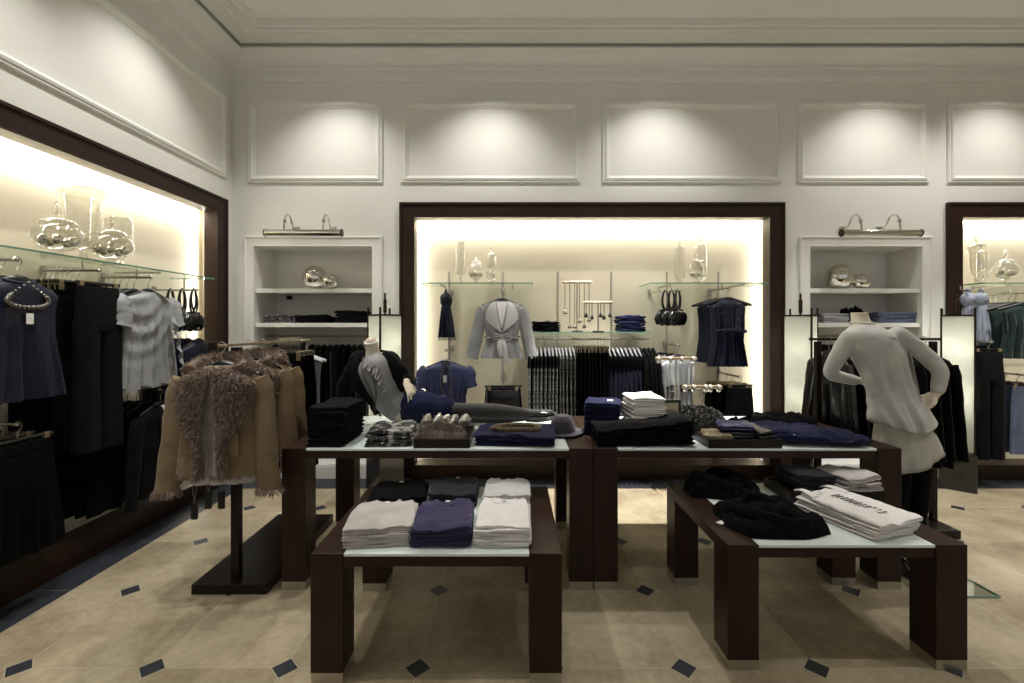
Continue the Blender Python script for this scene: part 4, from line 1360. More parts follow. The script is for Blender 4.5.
niche_row(N1, 15, 'dark top hung in the shelf niche behind suede jackets', 'dark tops in the niche behind suede jackets', [BLACKC, BLACKC, CHARC, SLATEC], N1[0] + .1, 61)
niche_row(N2, 9, 'dark top hung in the shelf niche behind the mannequin', 'dark tops in the niche behind the mannequin', [BLACKC, CHARC], N2[0] + .1, 62)
Yn2 = 4.64
stack(wx(285, Yn2), Yn2, S2, 3, .30, .25, .027, TWEED, ordl('tweed scarf folded in niche above suede jackets'), 'folded tweed scarves', 'scarf', 63, .05, collar=False, cat='scarf', wrinkle=.008)
stack(wx(318, Yn2), Yn2, S2, 3, .28, .24, .024, BLACKC, ordl('black knit folded in the middle of niche above suede jackets'), 'black knits in the niche, low stack', 'sweater', 64, -.04, collar=False, cat='sweater', wrinkle=.009)
stack(wx(354, Yn2), Yn2, S2, 4, .31, .25, .03, BLACK2, ordl('black jumper in taller niche stack by the lantern'), 'black jumpers in the taller niche stack', 'jumper', 65, .03, collar=False, cat='jumper', wrinkle=.008)
stack(wx(827, Yn2), Yn2, S2, 4, .27, .25, .023, GREYC, ordl('grey knit folded in niche behind the mannequin'), 'grey knits in the niche', 'sweater', 66, .02, collar=False, cat='sweater')
stack(wx(889, Yn2), Yn2, S2, 4, .40, .25, .026, DENIM, ordl('dark denim folded in niche behind the mannequin'), 'denim in the niche', 'jeans', 67, -.02, collar=False, cat='jeans', matc=None)
laid('black_scarf', 'black bunched scarf between grey knits and denim in niche', 'scarf', wx(852, Yn2), Yn2, S2, .17, .2, .20, BLACK2, 44, 0, .3)

# ================================================================== centre alcove
CB = YB + REC
glass_shelf((wx(415.5, 4.255) + wx(532.8, 4.255)) / 2 + .02, CB - .002, 1.897, 1.06, .385, 0, 'green-edged glass shelf over the grey belted jacket')
glass_shelf((1.295 + 2.394) / 2, CB - .002, 1.897, 1.099, .385, 0, 'green-edged glass shelf over the navy sleeveless blouses')
sh = glass_shelf((wx(532, 4.3) + wx(651, 4.3)) / 2, CB - .002, 1.434, 1.13, .33, 0, 'green-edged glass shelf between necklace stands and hanging row')
for px in (449, 503, 557.7, 611, 666.5, 718):
    u = thing('wall_upright', 'slim metal upright on the centre alcove wall', 'upright', (wx(px, CB), CB - .008, .1375), 0, 'slim wall uprights in the centre alcove')
    obj('channel', B().box(-.006, .006, -.006, .0065, 0, 1.905), STEEL, u, smooth=False)
    obj('foot_cap', B().box(-.009, .009, -.009, .0065, 0, .02), STEEL, u, smooth=False)
# long rail of the hanging row
t = thing('hanging_rail', 'steel rail of the long hanging row under glass shelf', 'rail', (wx(591, 4.3), 4.36, 1.366))
obj('bar', B().tube([(-.565, 0, 0), (.565, 0, 0)], .0085, 8), STEEL, t)
for s in (-1, 1): obj('bracket', B().tube([(s * .44, 0, .002), (s * .44, .1, .02), (s * .44, CB - 4.36 - .02, .03)], .007, 6), STEEL, t)


def center_row(proto, n, px0, step, label, group, seed):
    for k in range(n):
        o = proto if k == 0 else dup(proto)
        place(o, (wx(px0, 4.22) + step * k, 4.36, 1.362), PI / 2 + random.Random(seed + k).uniform(-.04, .04))
        o['label'] = label; o['group'] = group
        if 'cardigan' in label: o.scale = (1, .5, 1)


def banded(name, label, top, low, seed, L=.75, w=.18):
    t = hung_top(name, label, 'top', low, w=w, L=L, depth=.015, seed=seed, folds=5, fold=.006, lowpoly=True, hm=SILVERPL)
    rows = top_rows(w, L, .015); rows = [r for r in rows if r[0] > -.36]
    rows2 = [(r[0] + .001, r[1] + .004, r[2] + .004, 0, 0) for r in rows]
    obj('yoke', shell_b(rows2, seed, 5, .004, nseg=18, nring=6), top, t)
    return t


center_row(banded('knit_sweater', '', BLACKC, PRINT2, 71), 8, 530, .036, 'grey knit top with black yoke on the long rail', 'grey knit tops on the long rail', 1)
center_row(hung_top('tweed_vest', '', 'top', TWEED, w=.18, L=.72, depth=.012, fold=.005, seed=72, folds=4, lowpoly=True, hm=SILVERPL), 5, 560, .034, 'tweed top between grey knits and black trousers', 'tweed tops on the long rail', 2)
center_row(hung_bottom('black_trousers', '', 'trousers', BLACKC, w=.17, L=.8, depth=.010, fold=.004, seed=73, lowpoly=True, drop=.07), 9, 577, .036, 'black trousers clipped on the long rail', 'black trousers on the long rail', 3)
center_row(banded('navy_vest', '', BLACKC, NAVY, 74, L=.7), 8, 611, .040, 'navy top with black yoke on the long rail', 'navy tops on the long rail', 4)
center_row(hung_top('black_cardigan', '', 'cardigan', BLACKC, w=.185, L=.68, depth=.022, seed=75, folds=3, lowpoly=True, sleeve='long', sl=.55), 4, 644, .042, 'black cardigan at handbag end of the long rail', 'black cardigans on the long rail', 5)

# on the small glass shelf
stack(wx(546, 4.42), 4.45, 1.434, 4, .27, .22, .0235, BLACKC, ordl('black knit folded on glass shelf beside necklace stand'), 'black knits on the small glass shelf', 'sweater', 76, 0, collar=False, cat='sweater', wrinkle=.009)
stack(wx(630.5, 4.42), 4.45, 1.434, 6, .255, .22, .025, NAVY, ordl('navy knit folded on glass shelf above the long rail'), 'navy knits on the small glass shelf', 'sweater', 77, .03, collar=False, cat='sweater', wrinkle=.008)


def t_stand(x, y, z, h, w, label, n, kind, loops, seed):
    t = thing('jewellery_stand', label, 'stand', (x, y, z + .001), 0, 'pale T-bar jewellery stands')
    obj('foot', B().box(-.05, .05, -.035, .035, 0, .01), BRONZE, t, bev=.002)
    obj('post', B().tube([(0, 0, .01), (0, 0, h - .012)], .006, 8), STEEL, t)
    obj('bar', B().tube([(-w / 2, 0, h), (w / 2, 0, h)], .013, 10), BRASSBAR, t)
    rnd = random.Random(seed)
    for k in range(n):
        px = -w * .42 + w * .84 * k / (n - 1)
        if abs(px) < .018: px += .025
        if kind == 'long':
            L = (h - .06) if k in (1, 2, 4) else h * rnd.uniform(.55, .8)
            o = necklace('necklace', loops, L, .010, plain('antique silver', (120, 112, 100), .35, .8), pend_drop(-L, .022, .045), group=loops, pmat=plain('dark jewel', (90, 80, 70), .2, .3))
            if k in (1, 2, 4): pass
        elif kind == 'short':
            L = .11 + .02 * (k % 2)
            o = necklace('necklace', loops, L, .008, plain('antique silver', (120, 112, 100), .35, .8), pend_drop(-L, .02, .05), group=loops, pmat=plain('black jewel', (22, 20, 20), .2))
        else:
            o = thing('bracelet', loops, 'bracelet', group=loops)
            obj('band', B().tube([(.002 * math.sin(a), .022 * math.sin(a), -.008 + .024 * math.cos(a)) for a in [2 * PI * q / 18 for q in range(18)]], .006, 6, 1.5, .4, up=(1, 0, 0), closed=True), plain('clear band', (176, 170, 158), .2), o)
        place(o, (x + px, y - (.002 if kind != 'band' else .0), z + h + (.0155 if kind != 'band' else -.0)), (PI / 2 if kind != 'band' else 0))
    return t


t_stand(wx(577, 4.36), 4.36, 1.434, .475, .275, 'tall T-bar stand of long necklaces on the glass shelf', 6, 'long', 'long silver necklace with drop pendant on the tall stand', 1)
t_stand(wx(598, 4.33), 4.33, 1.434, .28, .27, 'shorter T-bar stand of black pendants on the glass shelf', 5, 'short', 'short necklace with black pendant on the shorter stand', 2)
t_stand(wx(676, 3.3), 3.30, HT, .455, .30, 'taller T-bar stand of bracelets on the tall table', 4, 'band', 'clear band on the taller table stand', 3)
t_stand(wx(702, 3.15), 3.15, HT, .27, .275, 'shorter T-bar stand of bracelets on the tall table', 5, 'band', 'clear band on the shorter table stand', 4)


def carm(px, z, label, L=.34, drop=.05, Yc=4.25): return arm(wx(px, Yc), CB - .001, z, L, 0, label, drop)


# navy scarf on a hook, grey belted jacket
carm(446, 1.83, 'steel arm holding the navy scarf under glass shelf', .26)


def scarf(name, label, mat, L, w, knot=True, fringe=True, seed=0, group=None):
    t = thing(name, label, 'scarf', group=group)
    b = B().tube([(.0, .016 * math.sin(a) , -.01 + .024 * math.cos(a)) for a in [2 * PI * k / 14 for k in range(14)]], .012, 8, closed=True)
    obj('loop', b, mat, t)
    kn = B().sphere((0, 0, -.085), .062, 16, 12, (1, .8, 1.15)).warp(lambda p: p + p.normalized() * .02 * noise.noise(p * 30))
    obj('knot', kn, mat, t)
    rows = [(-.12, w * .26, .03, 0, 0), (-.16, w * .32, .035, 0, 0), (-.3, w * .46, .04, .005, 0), (-L, w * .56, .045, .008, 0)]
    obj('tail', shell_b(rows, seed, 4, .016), mat, t)
    if fringe:
        fb = B()
        for k in range(15):
            x = .008 + w * .55 * (-1 + 2 * k / 14)
            fb.tube([(x, 0, -L + .004), (x + .003, 0, -L - .03)], .003, 4)
        obj('fringe', fb, mat, t)
    return t


place(scarf('navy_scarf', 'navy knotted scarf with fringe under the glass shelf', NAVYD, .45, .15, seed=81), (wx(446, 4.43), 4.43, 1.83), 0)
carm(502, 1.835, 'steel arm holding the grey belted jacket', .38)
gj = thing('grey_jacket', 'grey wool jacket with tied belt hung in centre alcove', 'jacket')
hanger(gj, .19)
rows = [(-.105, .06, .03, 0, 0), (-.118, .09, .035, 0, 0), (-.135, .15, .045, 0, 0), (-.155, .185, .05, 0, 0), (-.18, .20, .055, 0, 0), (-.28, .19, .065, 0, 0), (-.40, .155, .062, 0, 0), (-.45, .145, .06, 0, 0), (-.52, .165, .07, 0, 0), (-.62, .20, .085, 0, 0), (-.64, .205, .088, 0, 0)]
obj('body', shell_b(rows, 82, 3.0, .010, nseg=48), GREYC, gj)
fn = shell_fn(rows, 82, 3.0, .010)
for s in (-1, 1):
    obj('sleeve', sleeve_b(.165, -.185, .46, s, .066, .056, .115, -.025, seed=s), GREYC, gj)
    zs = [-.112 - .0325 * k for k in range(10)]
    wdt = [.02, .06, .085, .10, .112, .12, .10, .065, .03, .008]
    edge = [.055, .052, .048, .044, .038, .032, .026, .02, .012, .004]
    xl = [s * e for e in edge]; xr = [s * (e + d_) for e, d_ in zip(edge, wdt)]
    obj('lapel', front_patch(fn, zs, xl if s > 0 else xr, xr if s > 0 else xl, rows, .016), GREYJ, gj)
obj('shirt_front', front_patch(fn, [-.115 - .03 * k for k in range(9)], [-.05 * (1 - k / 9) for k in range(9)], [.05 * (1 - k / 9) for k in range(9)], rows, .003), WHITEC, gj)
obj('belt', B().tube([(.152 * math.cos(a), .070 * math.sin(a) - .0, -.445 + .006 * math.sin(3 * a)) for a in [2 * PI * k / 32 for k in range(32)]], .017, 8, .45, 1.2, up=(0, 0, 1), closed=True), GREYC, gj)
obj('belt_knot', B().sphere((0, -.085, -.445), .03, 12, 8, (1.1, .7, .9)), GREYC, gj)
for s, L in ((-1, .16), (1, .22)):
    obj('belt_tail', B().tube(spath([(s * .008, -.095, -.455), (s * .022, -.112, -.52), (s * .02 + .02, -.108, -.455 - L)], 10), .022, 8, .3, 1.0, up=(0, 1, 0)), GREYJ, gj)
    obj('belt_loop', B().tube(spath([(0, -.095, -.44), (s * .05, -.115, -.42), (s * .085, -.105, -.45), (s * .04, -.105, -.47), (0, -.098, -.45)], 14), .012, 8, .5, 1.2), GREYC, gj)
place(gj, (wx(502, 4.28), 4.28, 1.831), 0)

# navy short-sleeved top with chain, black leather skirt
carm(446, 1.262, 'lower steel arm holding the blue short-sleeved top', .44, 0, 4.2)
nt_ = hung_top('blue_shirt', 'blue short-sleeved silk top with tag under the scarf', 'top', BLUE, w=.215, L=.50, depth=.06, seed=84, folds=7, fold=.016, sleeve='cap', cap=.08, vneck=(.20, .035, NAVYD), waist=.85, flare=.85, nseg=56)
obj('underskirt', shell_b([(-.52, .17, .045, 0, 0), (-.60, .175, .05, 0, 0), (-.80, .18, .055, 0, 0)], 85, 5, .012), BLACKC, nt_)
obj('paper_tag', B().box(-.016, .016, -.084, -.082, -.28, -.215), PAPER, nt_, smooth=False)
place(nt_, (wx(446, 4.2), 4.215, 1.258), 0)
ck_ = necklace('necklace', 'long silver chain worn over the blue silk top', .34, .05, plain('antique silver', (120, 112, 100), .35, .8), pend_drop(-.34, .014, .05), r=.005)
place(ck_, (wx(446, 4.12), 4.112, 1.165), 0)
carm(502.5, .995, 'lower steel arm holding the black leather skirts', .42, 0, 4.2)
p = hung_bottom('leather_skirt', 'black leather skirt clipped below the grey belted jacket', 'skirt', LEATHER, w=.165, L=.40, depth=.05, hem=1.1, seed=86, fold=.008)
obj('pocket_flap', B().box(-.10, .10, -.062, -.056, -.19, -.15), LEATHER, p, bev=.004)
place(p, (wx(503, 4.23), 4.225, .991), 0)
p = hung_bottom('leather_skirt', 'black leather skirt hung behind the clipped leather skirt', 'skirt', LEATHER, w=.185, L=.42, depth=.03, hem=1.1, seed=87, fold=.008, lowpoly=True)
place(p, (wx(503, 4.33), 4.36, .991), 0)

# handbags, silver tops, navy blouses, black skirts
arm(wx(653, 4.5), CB - .001, 1.83, .40, .5, 'steel arm holding three black handbags in centre alcove', .055)
for k in range(3):
    o = dup(hb, (wx(653, 4.5) + math.sin(.5) * (.37 - .075 * k), CB - math.cos(.5) * (.37 - .075 * k), 1.826), .5 - .12 * k, 'black pleated handbag on steel arm in the centre alcove', 'black handbags in the centre alcove')
carm(678, 1.31, 'lower steel arm holding the silver satin tops', .40, 0)
p = hung_top('silver_camisole', 'silver satin top with beaded waist on black hanger', 'top', SATINS, w=.17, L=.62, depth=.05, seed=88, folds=8, fold=.02, waist=.85, flare=1.0, nseg=56)
rows = top_rows(.17, .62, .05, waist=.85); fn = shell_fn(rows, 88, 8, .02)
obj('beaded_waist', front_patch(fn, [-.36, -.38, -.40, -.42], [-.10, -.13, -.13, -.10], [.10, .13, .13, .10], rows, .006), SEQUIN, p)
place(p, (wx(678, 4.25), 4.25, 1.306), .12)
for k in range(3):
    o = dup(p, (wx(672 - k * 3, 4.35), 4.37 + .075 * k, 1.306), .12, scale=(1, .55, 1), label= 'silver satin top hung behind the beaded silver one', group='silver satin tops behind the first')
carm(727, 1.845, 'steel arm holding the navy sleeveless blouses', .40)
nb = hung_top('navy_blouse', 'navy ruffled sleeveless blouse facing out under glass shelf', 'blouse', NAVYD, w=.17, L=.62, depth=.06, seed=90, folds=8, fold=.026, waist=.86, flare=1.15, nseg=56, hangw=.23)
rows = top_rows(.17, .62, .06, waist=.86, flare=1.15); fn = shell_fn(rows, 90, 8, .026)
for s in (-1, 1):
    rr = []
    for i in range(16):
        u = i / 15; z = -.13 - .26 * u
        x0 = s * (.06 - .04 * u)
        y0 = fn(-PI / 2 + s * .3, z).y
        rr.append([(x0, y0 - .002, z), (x0 + s * .03, y0 - .02 - .008 * math.sin(22 * u), z - .004), (x0 + s * .055, y0 - .012 + .012 * math.sin(22 * u), z - .008)])
    obj('ruffle', B().grid(rr), NAVYD, nb)
obj('waist_tie', B().tube(spath([(-.15, -.055, -.40), (-.05, -.08, -.39), (0, -.085, -.39), (.06, -.08, -.395), (.15, -.055, -.40)], 16), .012, 8, .5, 1.2), NAVYD, nb)
place(nb, (wx(728, 4.24), 4.245, 1.841), .06)
q = hung_top('navy_blouse', 'navy blouse hung behind the ruffled sleeveless one', 'blouse', NAVYD, w=.165, L=.60, depth=.022, seed=91, folds=6, lowpoly=True, group='navy blouses behind the ruffled one', flare=1.1, hangw=.22)
for k in range(4):
    o = q if k == 0 else dup(q)
    place(o, (wx(727, 4.3) - .012 * k, 4.34 + .06 * k, 1.841), .10)
carm(737, 1.02, 'lower steel arm holding the black skirts by the alcove end', .42, 0)
p = hung_bottom('black_skirt', 'black flared skirt clipped by the end of centre alcove', 'skirt', SLATEC, w=.13, L=.42, depth=.05, hem=1.3, seed=92, fold=.014)
place(p, (wx(740, 4.23), 4.235, 1.016), .1)
p2 = hung_bottom('black_skirt', 'black skirt clipped behind the flared skirt in centre alcove', 'skirt', BLACKC, w=.17, L=.42, depth=.025, hem=1.15, seed=93, lowpoly=True, group='black skirts in the centre alcove', hm=BRASSBAR)
for k in range(3):
    o = p2 if k == 0 else dup(p2)
    place(o, (wx(733, 4.3) - .02 * k, 4.34 + .07 * k, 1.016), .15)

# jars of the centre alcove
zj = 1.897
jy = 4.44
jar(wx(460.5, jy), jy, zj, .41, .05, 'vase', 'narrow glass cylinder vase on shelf over the grey jacket')
jar(wx(476, jy), jy - .01, zj, .30, .085, 'round', 'squat lidded jar on shelf over the grey jacket', 6, 'silver ball in the squat jar over the grey jacket', 5)
jar(wx(491, jy), jy + .04, zj, .36, .056, 'tall', 'tall lidded jar on shelf over the grey jacket', 5, 'silver ball in the tall jar over the grey jacket', 6)
jar(wx(679.5, jy), jy, zj, .43, .052, 'tall', 'slim lidded jar on shelf over the handbags')
jar(wx(701, jy + .06), jy + .075, zj, .50, .062, 'tall', 'tallest lidded jar on shelf over the navy blouses', 6, 'silver ball in the tallest jar over the navy blouses', 7)
jar(wx(696, jy - .08), jy - .075, zj, .25, .075, 'round', 'squat lidded jar before the tallest jar', 5, 'silver ball in the squat jar before the tallest jar', 8)

# ================================================================== end alcove
glass_shelf((EX0 + EX1) / 2 + .01, CB - .002, zj, EX1 - EX0 - .02, .385, 0, 'green-edged glass shelf over the green dresses in end alcove')
jar(wx(976, jy), jy, zj, .36, .075, 'goblet', 'footed glass vase on shelf over the grey scarves')
jar(wx(988, jy), jy + .07, zj, .40, .055, 'tall', 'tall lidded jar beside the footed vase in end alcove', 3, 'silver ball in the tall jar of the end alcove', 9)
jar(wx(1001, jy), jy - .04, zj, .30, .10, 'round', 'squat lidded jar on shelf over the green dresses', 6, 'silver ball in the squat jar over the green dresses', 10)
arm(wx(968, 4.35), CB - .001, 1.83, .30, 0, 'steel arm holding the first grey scarf in end alcove', .05)
arm(wx(981, 4.35), CB - .001, 1.83, .30, 0, 'steel arm holding the second grey scarf in end alcove', .05)
SCF = cloth('blue grey scarf wool', (150, 156, 172))
place(scarf('grey_scarf', 'blue-grey knotted scarf nearest the frame of end alcove', SCF, .24, .12, fringe=False, seed=95), (wx(968, 4.38), 4.38, 1.83), 0)
place(scarf('grey_scarf', 'blue-grey long scarf beside the green dresses', SCF, .50, .13, seed=96), (wx(981, 4.36), 4.36, 1.83), 0)
arm(4.74, CB - .001, 1.80, .44, 0, 'steel arm holding the bottle green dresses', .08)
p = hung_top('green_dress', 'bottle green dress facing out in the end alcove', 'dress', GREEN, w=.2, L=.50, depth=.045, seed=97, folds=7, fold=.02, waist=.95, flare=1.1, hangw=.23, nseg=56)
place(p, (4.74, 4.19, 1.796), -.15)
q = hung_top('green_dress', 'bottle green dress hung behind the first green dress', 'dress', GREEN, w=.2, L=.50, depth=.022, seed=98, folds=6, lowpoly=True, group='green dresses behind the first', hangw=.23)
for k in range(6):
    o = q if k == 0 else dup(q)
    place(o, (4.74 - .004 * k, 4.29 + .05 * k, 1.796), -.15)
arm(4.80, CB - .001, 1.03, .44, 0, 'lower steel arm holding the faded denim jeans', 0)
p = hung_bottom('denim_jeans', 'faded denim jeans clipped in the end alcove', 'jeans', DENIM, w=.16, L=.62, depth=.022, seed=99, group='faded jeans in the end alcove', fold=.010, folds=6)
for k in range(5):
    o = p if k == 0 else dup(p)
    place(o, (4.80 - .03 * k, 4.22 + .08 * k, 1.026), -.1)
arm(wx(989, 4.2), CB - .001, 1.345, .46, 0, 'steel arm holding the black trousers in end alcove', 0)
p = hung_bottom('black_trousers', 'black wide trousers facing out beside faded jeans', 'trousers', SLATEC, w=.135, L=.98, depth=.05, legs=True, seed=100, drop=.07)
place(p, (wx(989, 4.2), 4.205, 1.341), 0)
q = hung_bottom('black_trousers', 'black trousers hung behind the wide pair in end alcove', 'trousers', BLACKC, w=.15, L=.97, depth=.018, seed=101, lowpoly=True, drop=.07, group='black trousers in the end alcove')
for k in range(4):
    o = q if k == 0 else dup(q)
    place(o, (wx(989, 4.2), 4.32 + .065 * k, 1.341), 0)

# ================================================================== floor rack behind the standing mannequin
t = thing('garment_rack', 'dark floor rack of black jackets behind the standing mannequin', 'clothes rack', (2.68, 3.35, 0))
obj('base', B().box(-.47, .46, -.17, .17, 0, .06), BLACKWOOD, t, bev=.003)
for x in (-.43, .42): obj('post', B().box(x - .018, x + .018, -.018, .018, .06, 1.38), BLACKWOOD, t, bev=.002)
rl = obj('rail', B().box(-.49, .475, -.009, .009, 1.386, 1.405), BLACKWOOD, t, bev=.002)
p = hung_top('leather_jacket', 'black shiny jacket hung on the floor rack behind mannequin', 'jacket', LEATHER, w=.21, L=.62, depth=.035, sleeve='long', sl=.5, seed=110, folds=4, fold=.02, group='shiny jackets on the mannequin side rack', nseg=30)
for k in range(4):
    o = p if k == 0 else dup(p)
    place(o, (2.335 + .066 * k, 3.35, 1.396), -PI / 2 + .03 * (k % 3 - 1)); o.scale = (1, .55, 1)
p = hung_top('navy_vest', 'navy top hung between shiny jackets and black blazers', 'top', NAVY, w=.2, L=.6, depth=.03, seed=111, folds=4, lowpoly=True, group='navy tops on the mannequin side rack')
for k in range(3):
    o = p if k == 0 else dup(p)
    place(o, (2.60 + .055 * k, 3.35, 1.396), -PI / 2)
p = hung_top('black_blazer', 'black blazer hung at lantern end of the floor rack', 'blazer', BLACK2, w=.225, L=.78, depth=.045, sleeve='long', sl=.62, seed=112, folds=2, fold=.008, group='black blazers at the lantern end of the rack', nseg=30)
for k in range(4):
    o = p if k == 0 else dup(p)
    place(o, (2.80 + .076 * k, 3.35, 1.396), -PI / 2 + .03 * (k % 2)); o.scale = (1, .7, 1)
# ------------------------------------------------------------------ the two headless mannequins
def ell(c, rx, ry, n=28, yaw=0.0):
    c = V(c); ca, sa = math.cos(yaw), math.sin(yaw)
    return [c + V((rx * math.cos(a) * ca - ry * math.sin(a) * sa, rx * math.cos(a) * sa + ry * math.sin(a) * ca, 0)) for a in [2 * PI * k / n for k in range(n)]]


def body_rows(rows, n=22, yaw=0.0, grow=0.0):
    """Smooth stack of ellipses (z, cx, cy, rx, ry)."""
    out = []
    for i in range(n):
        t = i / (n - 1); z, cx, cy, rx, ry = [cr([r[j] for r in rows], t) for j in range(5)]
        out.append(ell((cx, cy, z), rx + grow, ry + grow, 28, yaw))
    return out


def limb(b, pts, rs, n=16, sx=1.0, m=12):
    P = spath(pts, n); R = [cr(rs, i / (n - 1)) for i in range(n)]
    b.tube(P, R, m, sx, 1.0)
    b.sphere(P[0], R[0] * .98, 12, 8); b.sphere(P[-1], R[-1] * .98, 12, 8)
    return b


def hand(b, wrist, fwd, palm, side, curl=.35, L=.175, spread=.10, thumb_out=.9):
    """Palm, four fingers of different lengths with two knuckle bends, and a thumb leaving the side of the palm.
    fwd: wrist to fingertips; palm: the way the palm faces; side: the way the thumb lies."""
    w = V(wrist); f = V(fwd).normalized(); p = V(palm); p = (p - f * p.dot(f)).normalized(); s = V(side); s = (s - f * s.dot(f) - p * s.dot(p)).normalized()
    k = L / .185
    pal = [(0, .026, .018), (.03, .034, .017), (.06, .040, .015), (.088, .041, .012), (.096, .039, .008)]
    rings = []
    for d, a, c in pal:
        rings.append([w + f * d * k + s * a * k * math.cos(t) + p * c * k * math.sin(t) for t in [2 * PI * q / 16 for q in range(16)]])
    b.loft(rings)
    for i, (off, ln, r) in enumerate(((.033, .076, .0082), (.011, .085, .0085), (-.012, .079, .0082), (-.034, .062, .0073))):
        base = w + f * .078 * k + s * off * k
        d0 = (f + s * spread * off * 20 * .8).normalized()
        pts = [base]; ang = curl * .35 * (1 + .12 * i); d = d0; q = base
        for seg, (frac, add) in enumerate(((.22, 0), (.36, curl * (1 + .1 * i)), (.25, curl * .8), (.17, curl * .6))):
            ang += add
            dd = (d0 * math.cos(ang) + p * math.sin(ang)).normalized()
            q = q + dd * ln * frac * k * 1.08; pts.append(q)
        b.tube(spath(pts, 12), [r * k * (1.06 - .3 * (t / 11) ** 2) for t in range(12)], 9)
        b.sphere(pts[-1], r * k * .76, 8, 6)
    tb = w + f * .024 * k + s * .022 * k
    t1 = tb + (f * .55 + s * thumb_out).normalized() * .036 * k + p * .008
    t2 = t1 + (f * .85 + s * .45 + p * .25).normalized() * .032 * k
    t3 = t2 + (f * .95 + s * .2 + p * .3).normalized() * .024 * k
    b.tube(spath([tb, t1, t2, t3], 10), [.0145 * k, .0142 * k, .0132 * k, .012 * k, .0112 * k, .011 * k, .0108 * k, .0102 * k, .0095 * k, .0078 * k], 9)
    b.sphere(t3, .0078 * k, 8, 6)
    return b


# ================================================================== standing mannequin, seen from behind
MX, MY = 2.44, 2.82
m = thing('mannequin', 'headless standing mannequin in grey heather cardigan and black leggings on glass plate', 'mannequin', (MX, MY, 0))
L = lambda x, y, z: (x - MX, y - MY, z)          # world to local
SP = [(1.568, 2.165, 2.835, .045, .045), (1.53, 2.168, 2.83, .049, .049), (1.495, 2.178, 2.82, .075, .06), (1.46, 2.20, 2.81, .135, .085), (1.42, 2.215, 2.81, .160, .10), (1.32, 2.25, 2.81, .152, .115), (1.20, 2.30, 2.82, .130, .10), (1.10, 2.345, 2.83, .118, .088), (.98, 2.395, 2.83, .15, .105), (.88, 2.425, 2.83, .165, .115), (.80, 2.44, 2.83, .15, .11)]
YAW = .30
lsh, lel, lwr = (2.075, 2.79, 1.42), (2.02, 2.88, 1.20), (2.31, 3.0, 1.13)
rsh, rel, rwr = (2.365, 2.79, 1.435), (2.55, 2.72, 1.235), (2.525, 2.70, 1.10)
bb = B().loft([[V(L(*p)) for p in r] for r in body_rows(SP, 30, YAW)])
limb(bb, [L(*lsh), L(2.03, 2.83, 1.31), L(*lel), L(2.12, 2.94, 1.165), L(*lwr)], [.040, .036, .033, .028, .022]); limb(bb, [L(*rsh), L(2.475, 2.75, 1.335), L(*rel), L(2.542, 2.706, 1.165), L(*rwr)], [.040, .036, .033, .028, .022])
hand(bb, L(*lwr), (1, .1, -.2), (.2, -1, -.2), (0, -.1, 1), .3)
hand(bb, L(2.522, 2.698, 1.094), (-.12, .72, -.55), (-.85, .1, .2), (-.55, -.75, .35), .42, L=.175, thumb_out=1.9)
hipL, hipR = (2.375, 2.83, .86), (2.50, 2.81, .86)
for (h, k_, a_, toe) in ((hipL, (2.37, 2.80, .47), (2.385, 2.86, .085), (2.36, 2.70, .03)), (hipR, (2.52, 2.83, .47), (2.475, 2.80, .085), (2.45, 2.66, .03))):
    limb(bb, [L(*h), L(*k_), L(*a_)], [.075, .046, .028], 18)
    limb(bb, [L(a_[0], a_[1] + .02, .05), L(*toe)], [.032, .024], 8)
obj('body', fuse(bb, .0042, 3), SKIN, m, angle=180)
cap = obj('neck_cap', B().lathe([(.0, 1.569), (.044, 1.569), (.047, 1.573), (.045, 1.577), (.0, 1.577)], 24, L(2.165, 2.835, 0)), plain('cream neck cap', (232, 220, 196), .3), m)

# cardigan: torso and sleeves in one skin
CT = [(1.505, 2.176, 2.825, .066, .058), (1.478, 2.19, 2.815, .118, .082), (1.45, 2.205, 2.81, .155, .10), (1.41, 2.22, 2.81, .172, .115), (1.32, 2.255, 2.81, .165, .128), (1.20, 2.305, 2.815, .148, .118), (1.08, 2.355, 2.82, .148, .115), (.99, 2.39, 2.82, .172, .135), (.93, 2.405, 2.82, .19, .152), (.885, 2.415, 2.82, .198, .16)]
cb = B().loft([[V(L(*p)) for p in r] for r in body_rows(CT, 30, YAW)])
limb(cb, [L(*lsh), L(2.03, 2.83, 1.31), L(*lel), L(2.12, 2.94, 1.165), L(2.24, 2.98, 1.138)], [.057, .048, .044, .039, .035], 22)
limb(cb, [L(*rsh), L(2.475, 2.75, 1.335), L(*rel), L(2.542, 2.706, 1.165), L(2.528, 2.70, 1.115)], [.058, .050, .045, .039, .035], 22)
cb = fuse(cb, .009, 5)


def drape(p):
    x, y, z = p.x + MX, p.y + MY, p.z
    t = max(0, min(1, (1.38 - z) / .5))
    q = x - (2.05 + (1.45 - z) * .42)
    if y < 2.86 and z < 1.42 and 1.9 < x < 2.56:
        inside = max(0, min(1, (2.5 - x) * 9)) * max(0, min(1, (x - 2.1) * 8))
        p = p + V((0, -.014 * t * inside * (math.sin(q * 62 + z * 5) + .6 * math.sin(q * 120 - z * 9)), 0))
        p = p + V((0, -.010 * noise.noise(V((x * 9, z * 14, 2))), 0))
    if z < 1.0:
        p = p + V((0, 0, (.06 * ((x - 2.41) / .17) ** 2 - .035) * max(0, min(1, (1.0 - z) / .15))))
    return p


obj('cardigan', cb.warp(drape), SHEER, m, angle=180)
obj('collar', B().tube([V(L(2.174 + .056 * math.cos(a), 2.826 + .052 * math.sin(a), 1.512 + .006 * math.sin(a))) for a in [2 * PI * k / 24 for k in range(24)]], .011, 8, closed=True), SHEER, m)
for c, r in ((L(2.15, 2.965, 1.13), .04), (L(2.538, 2.71, 1.112), .039)): pass
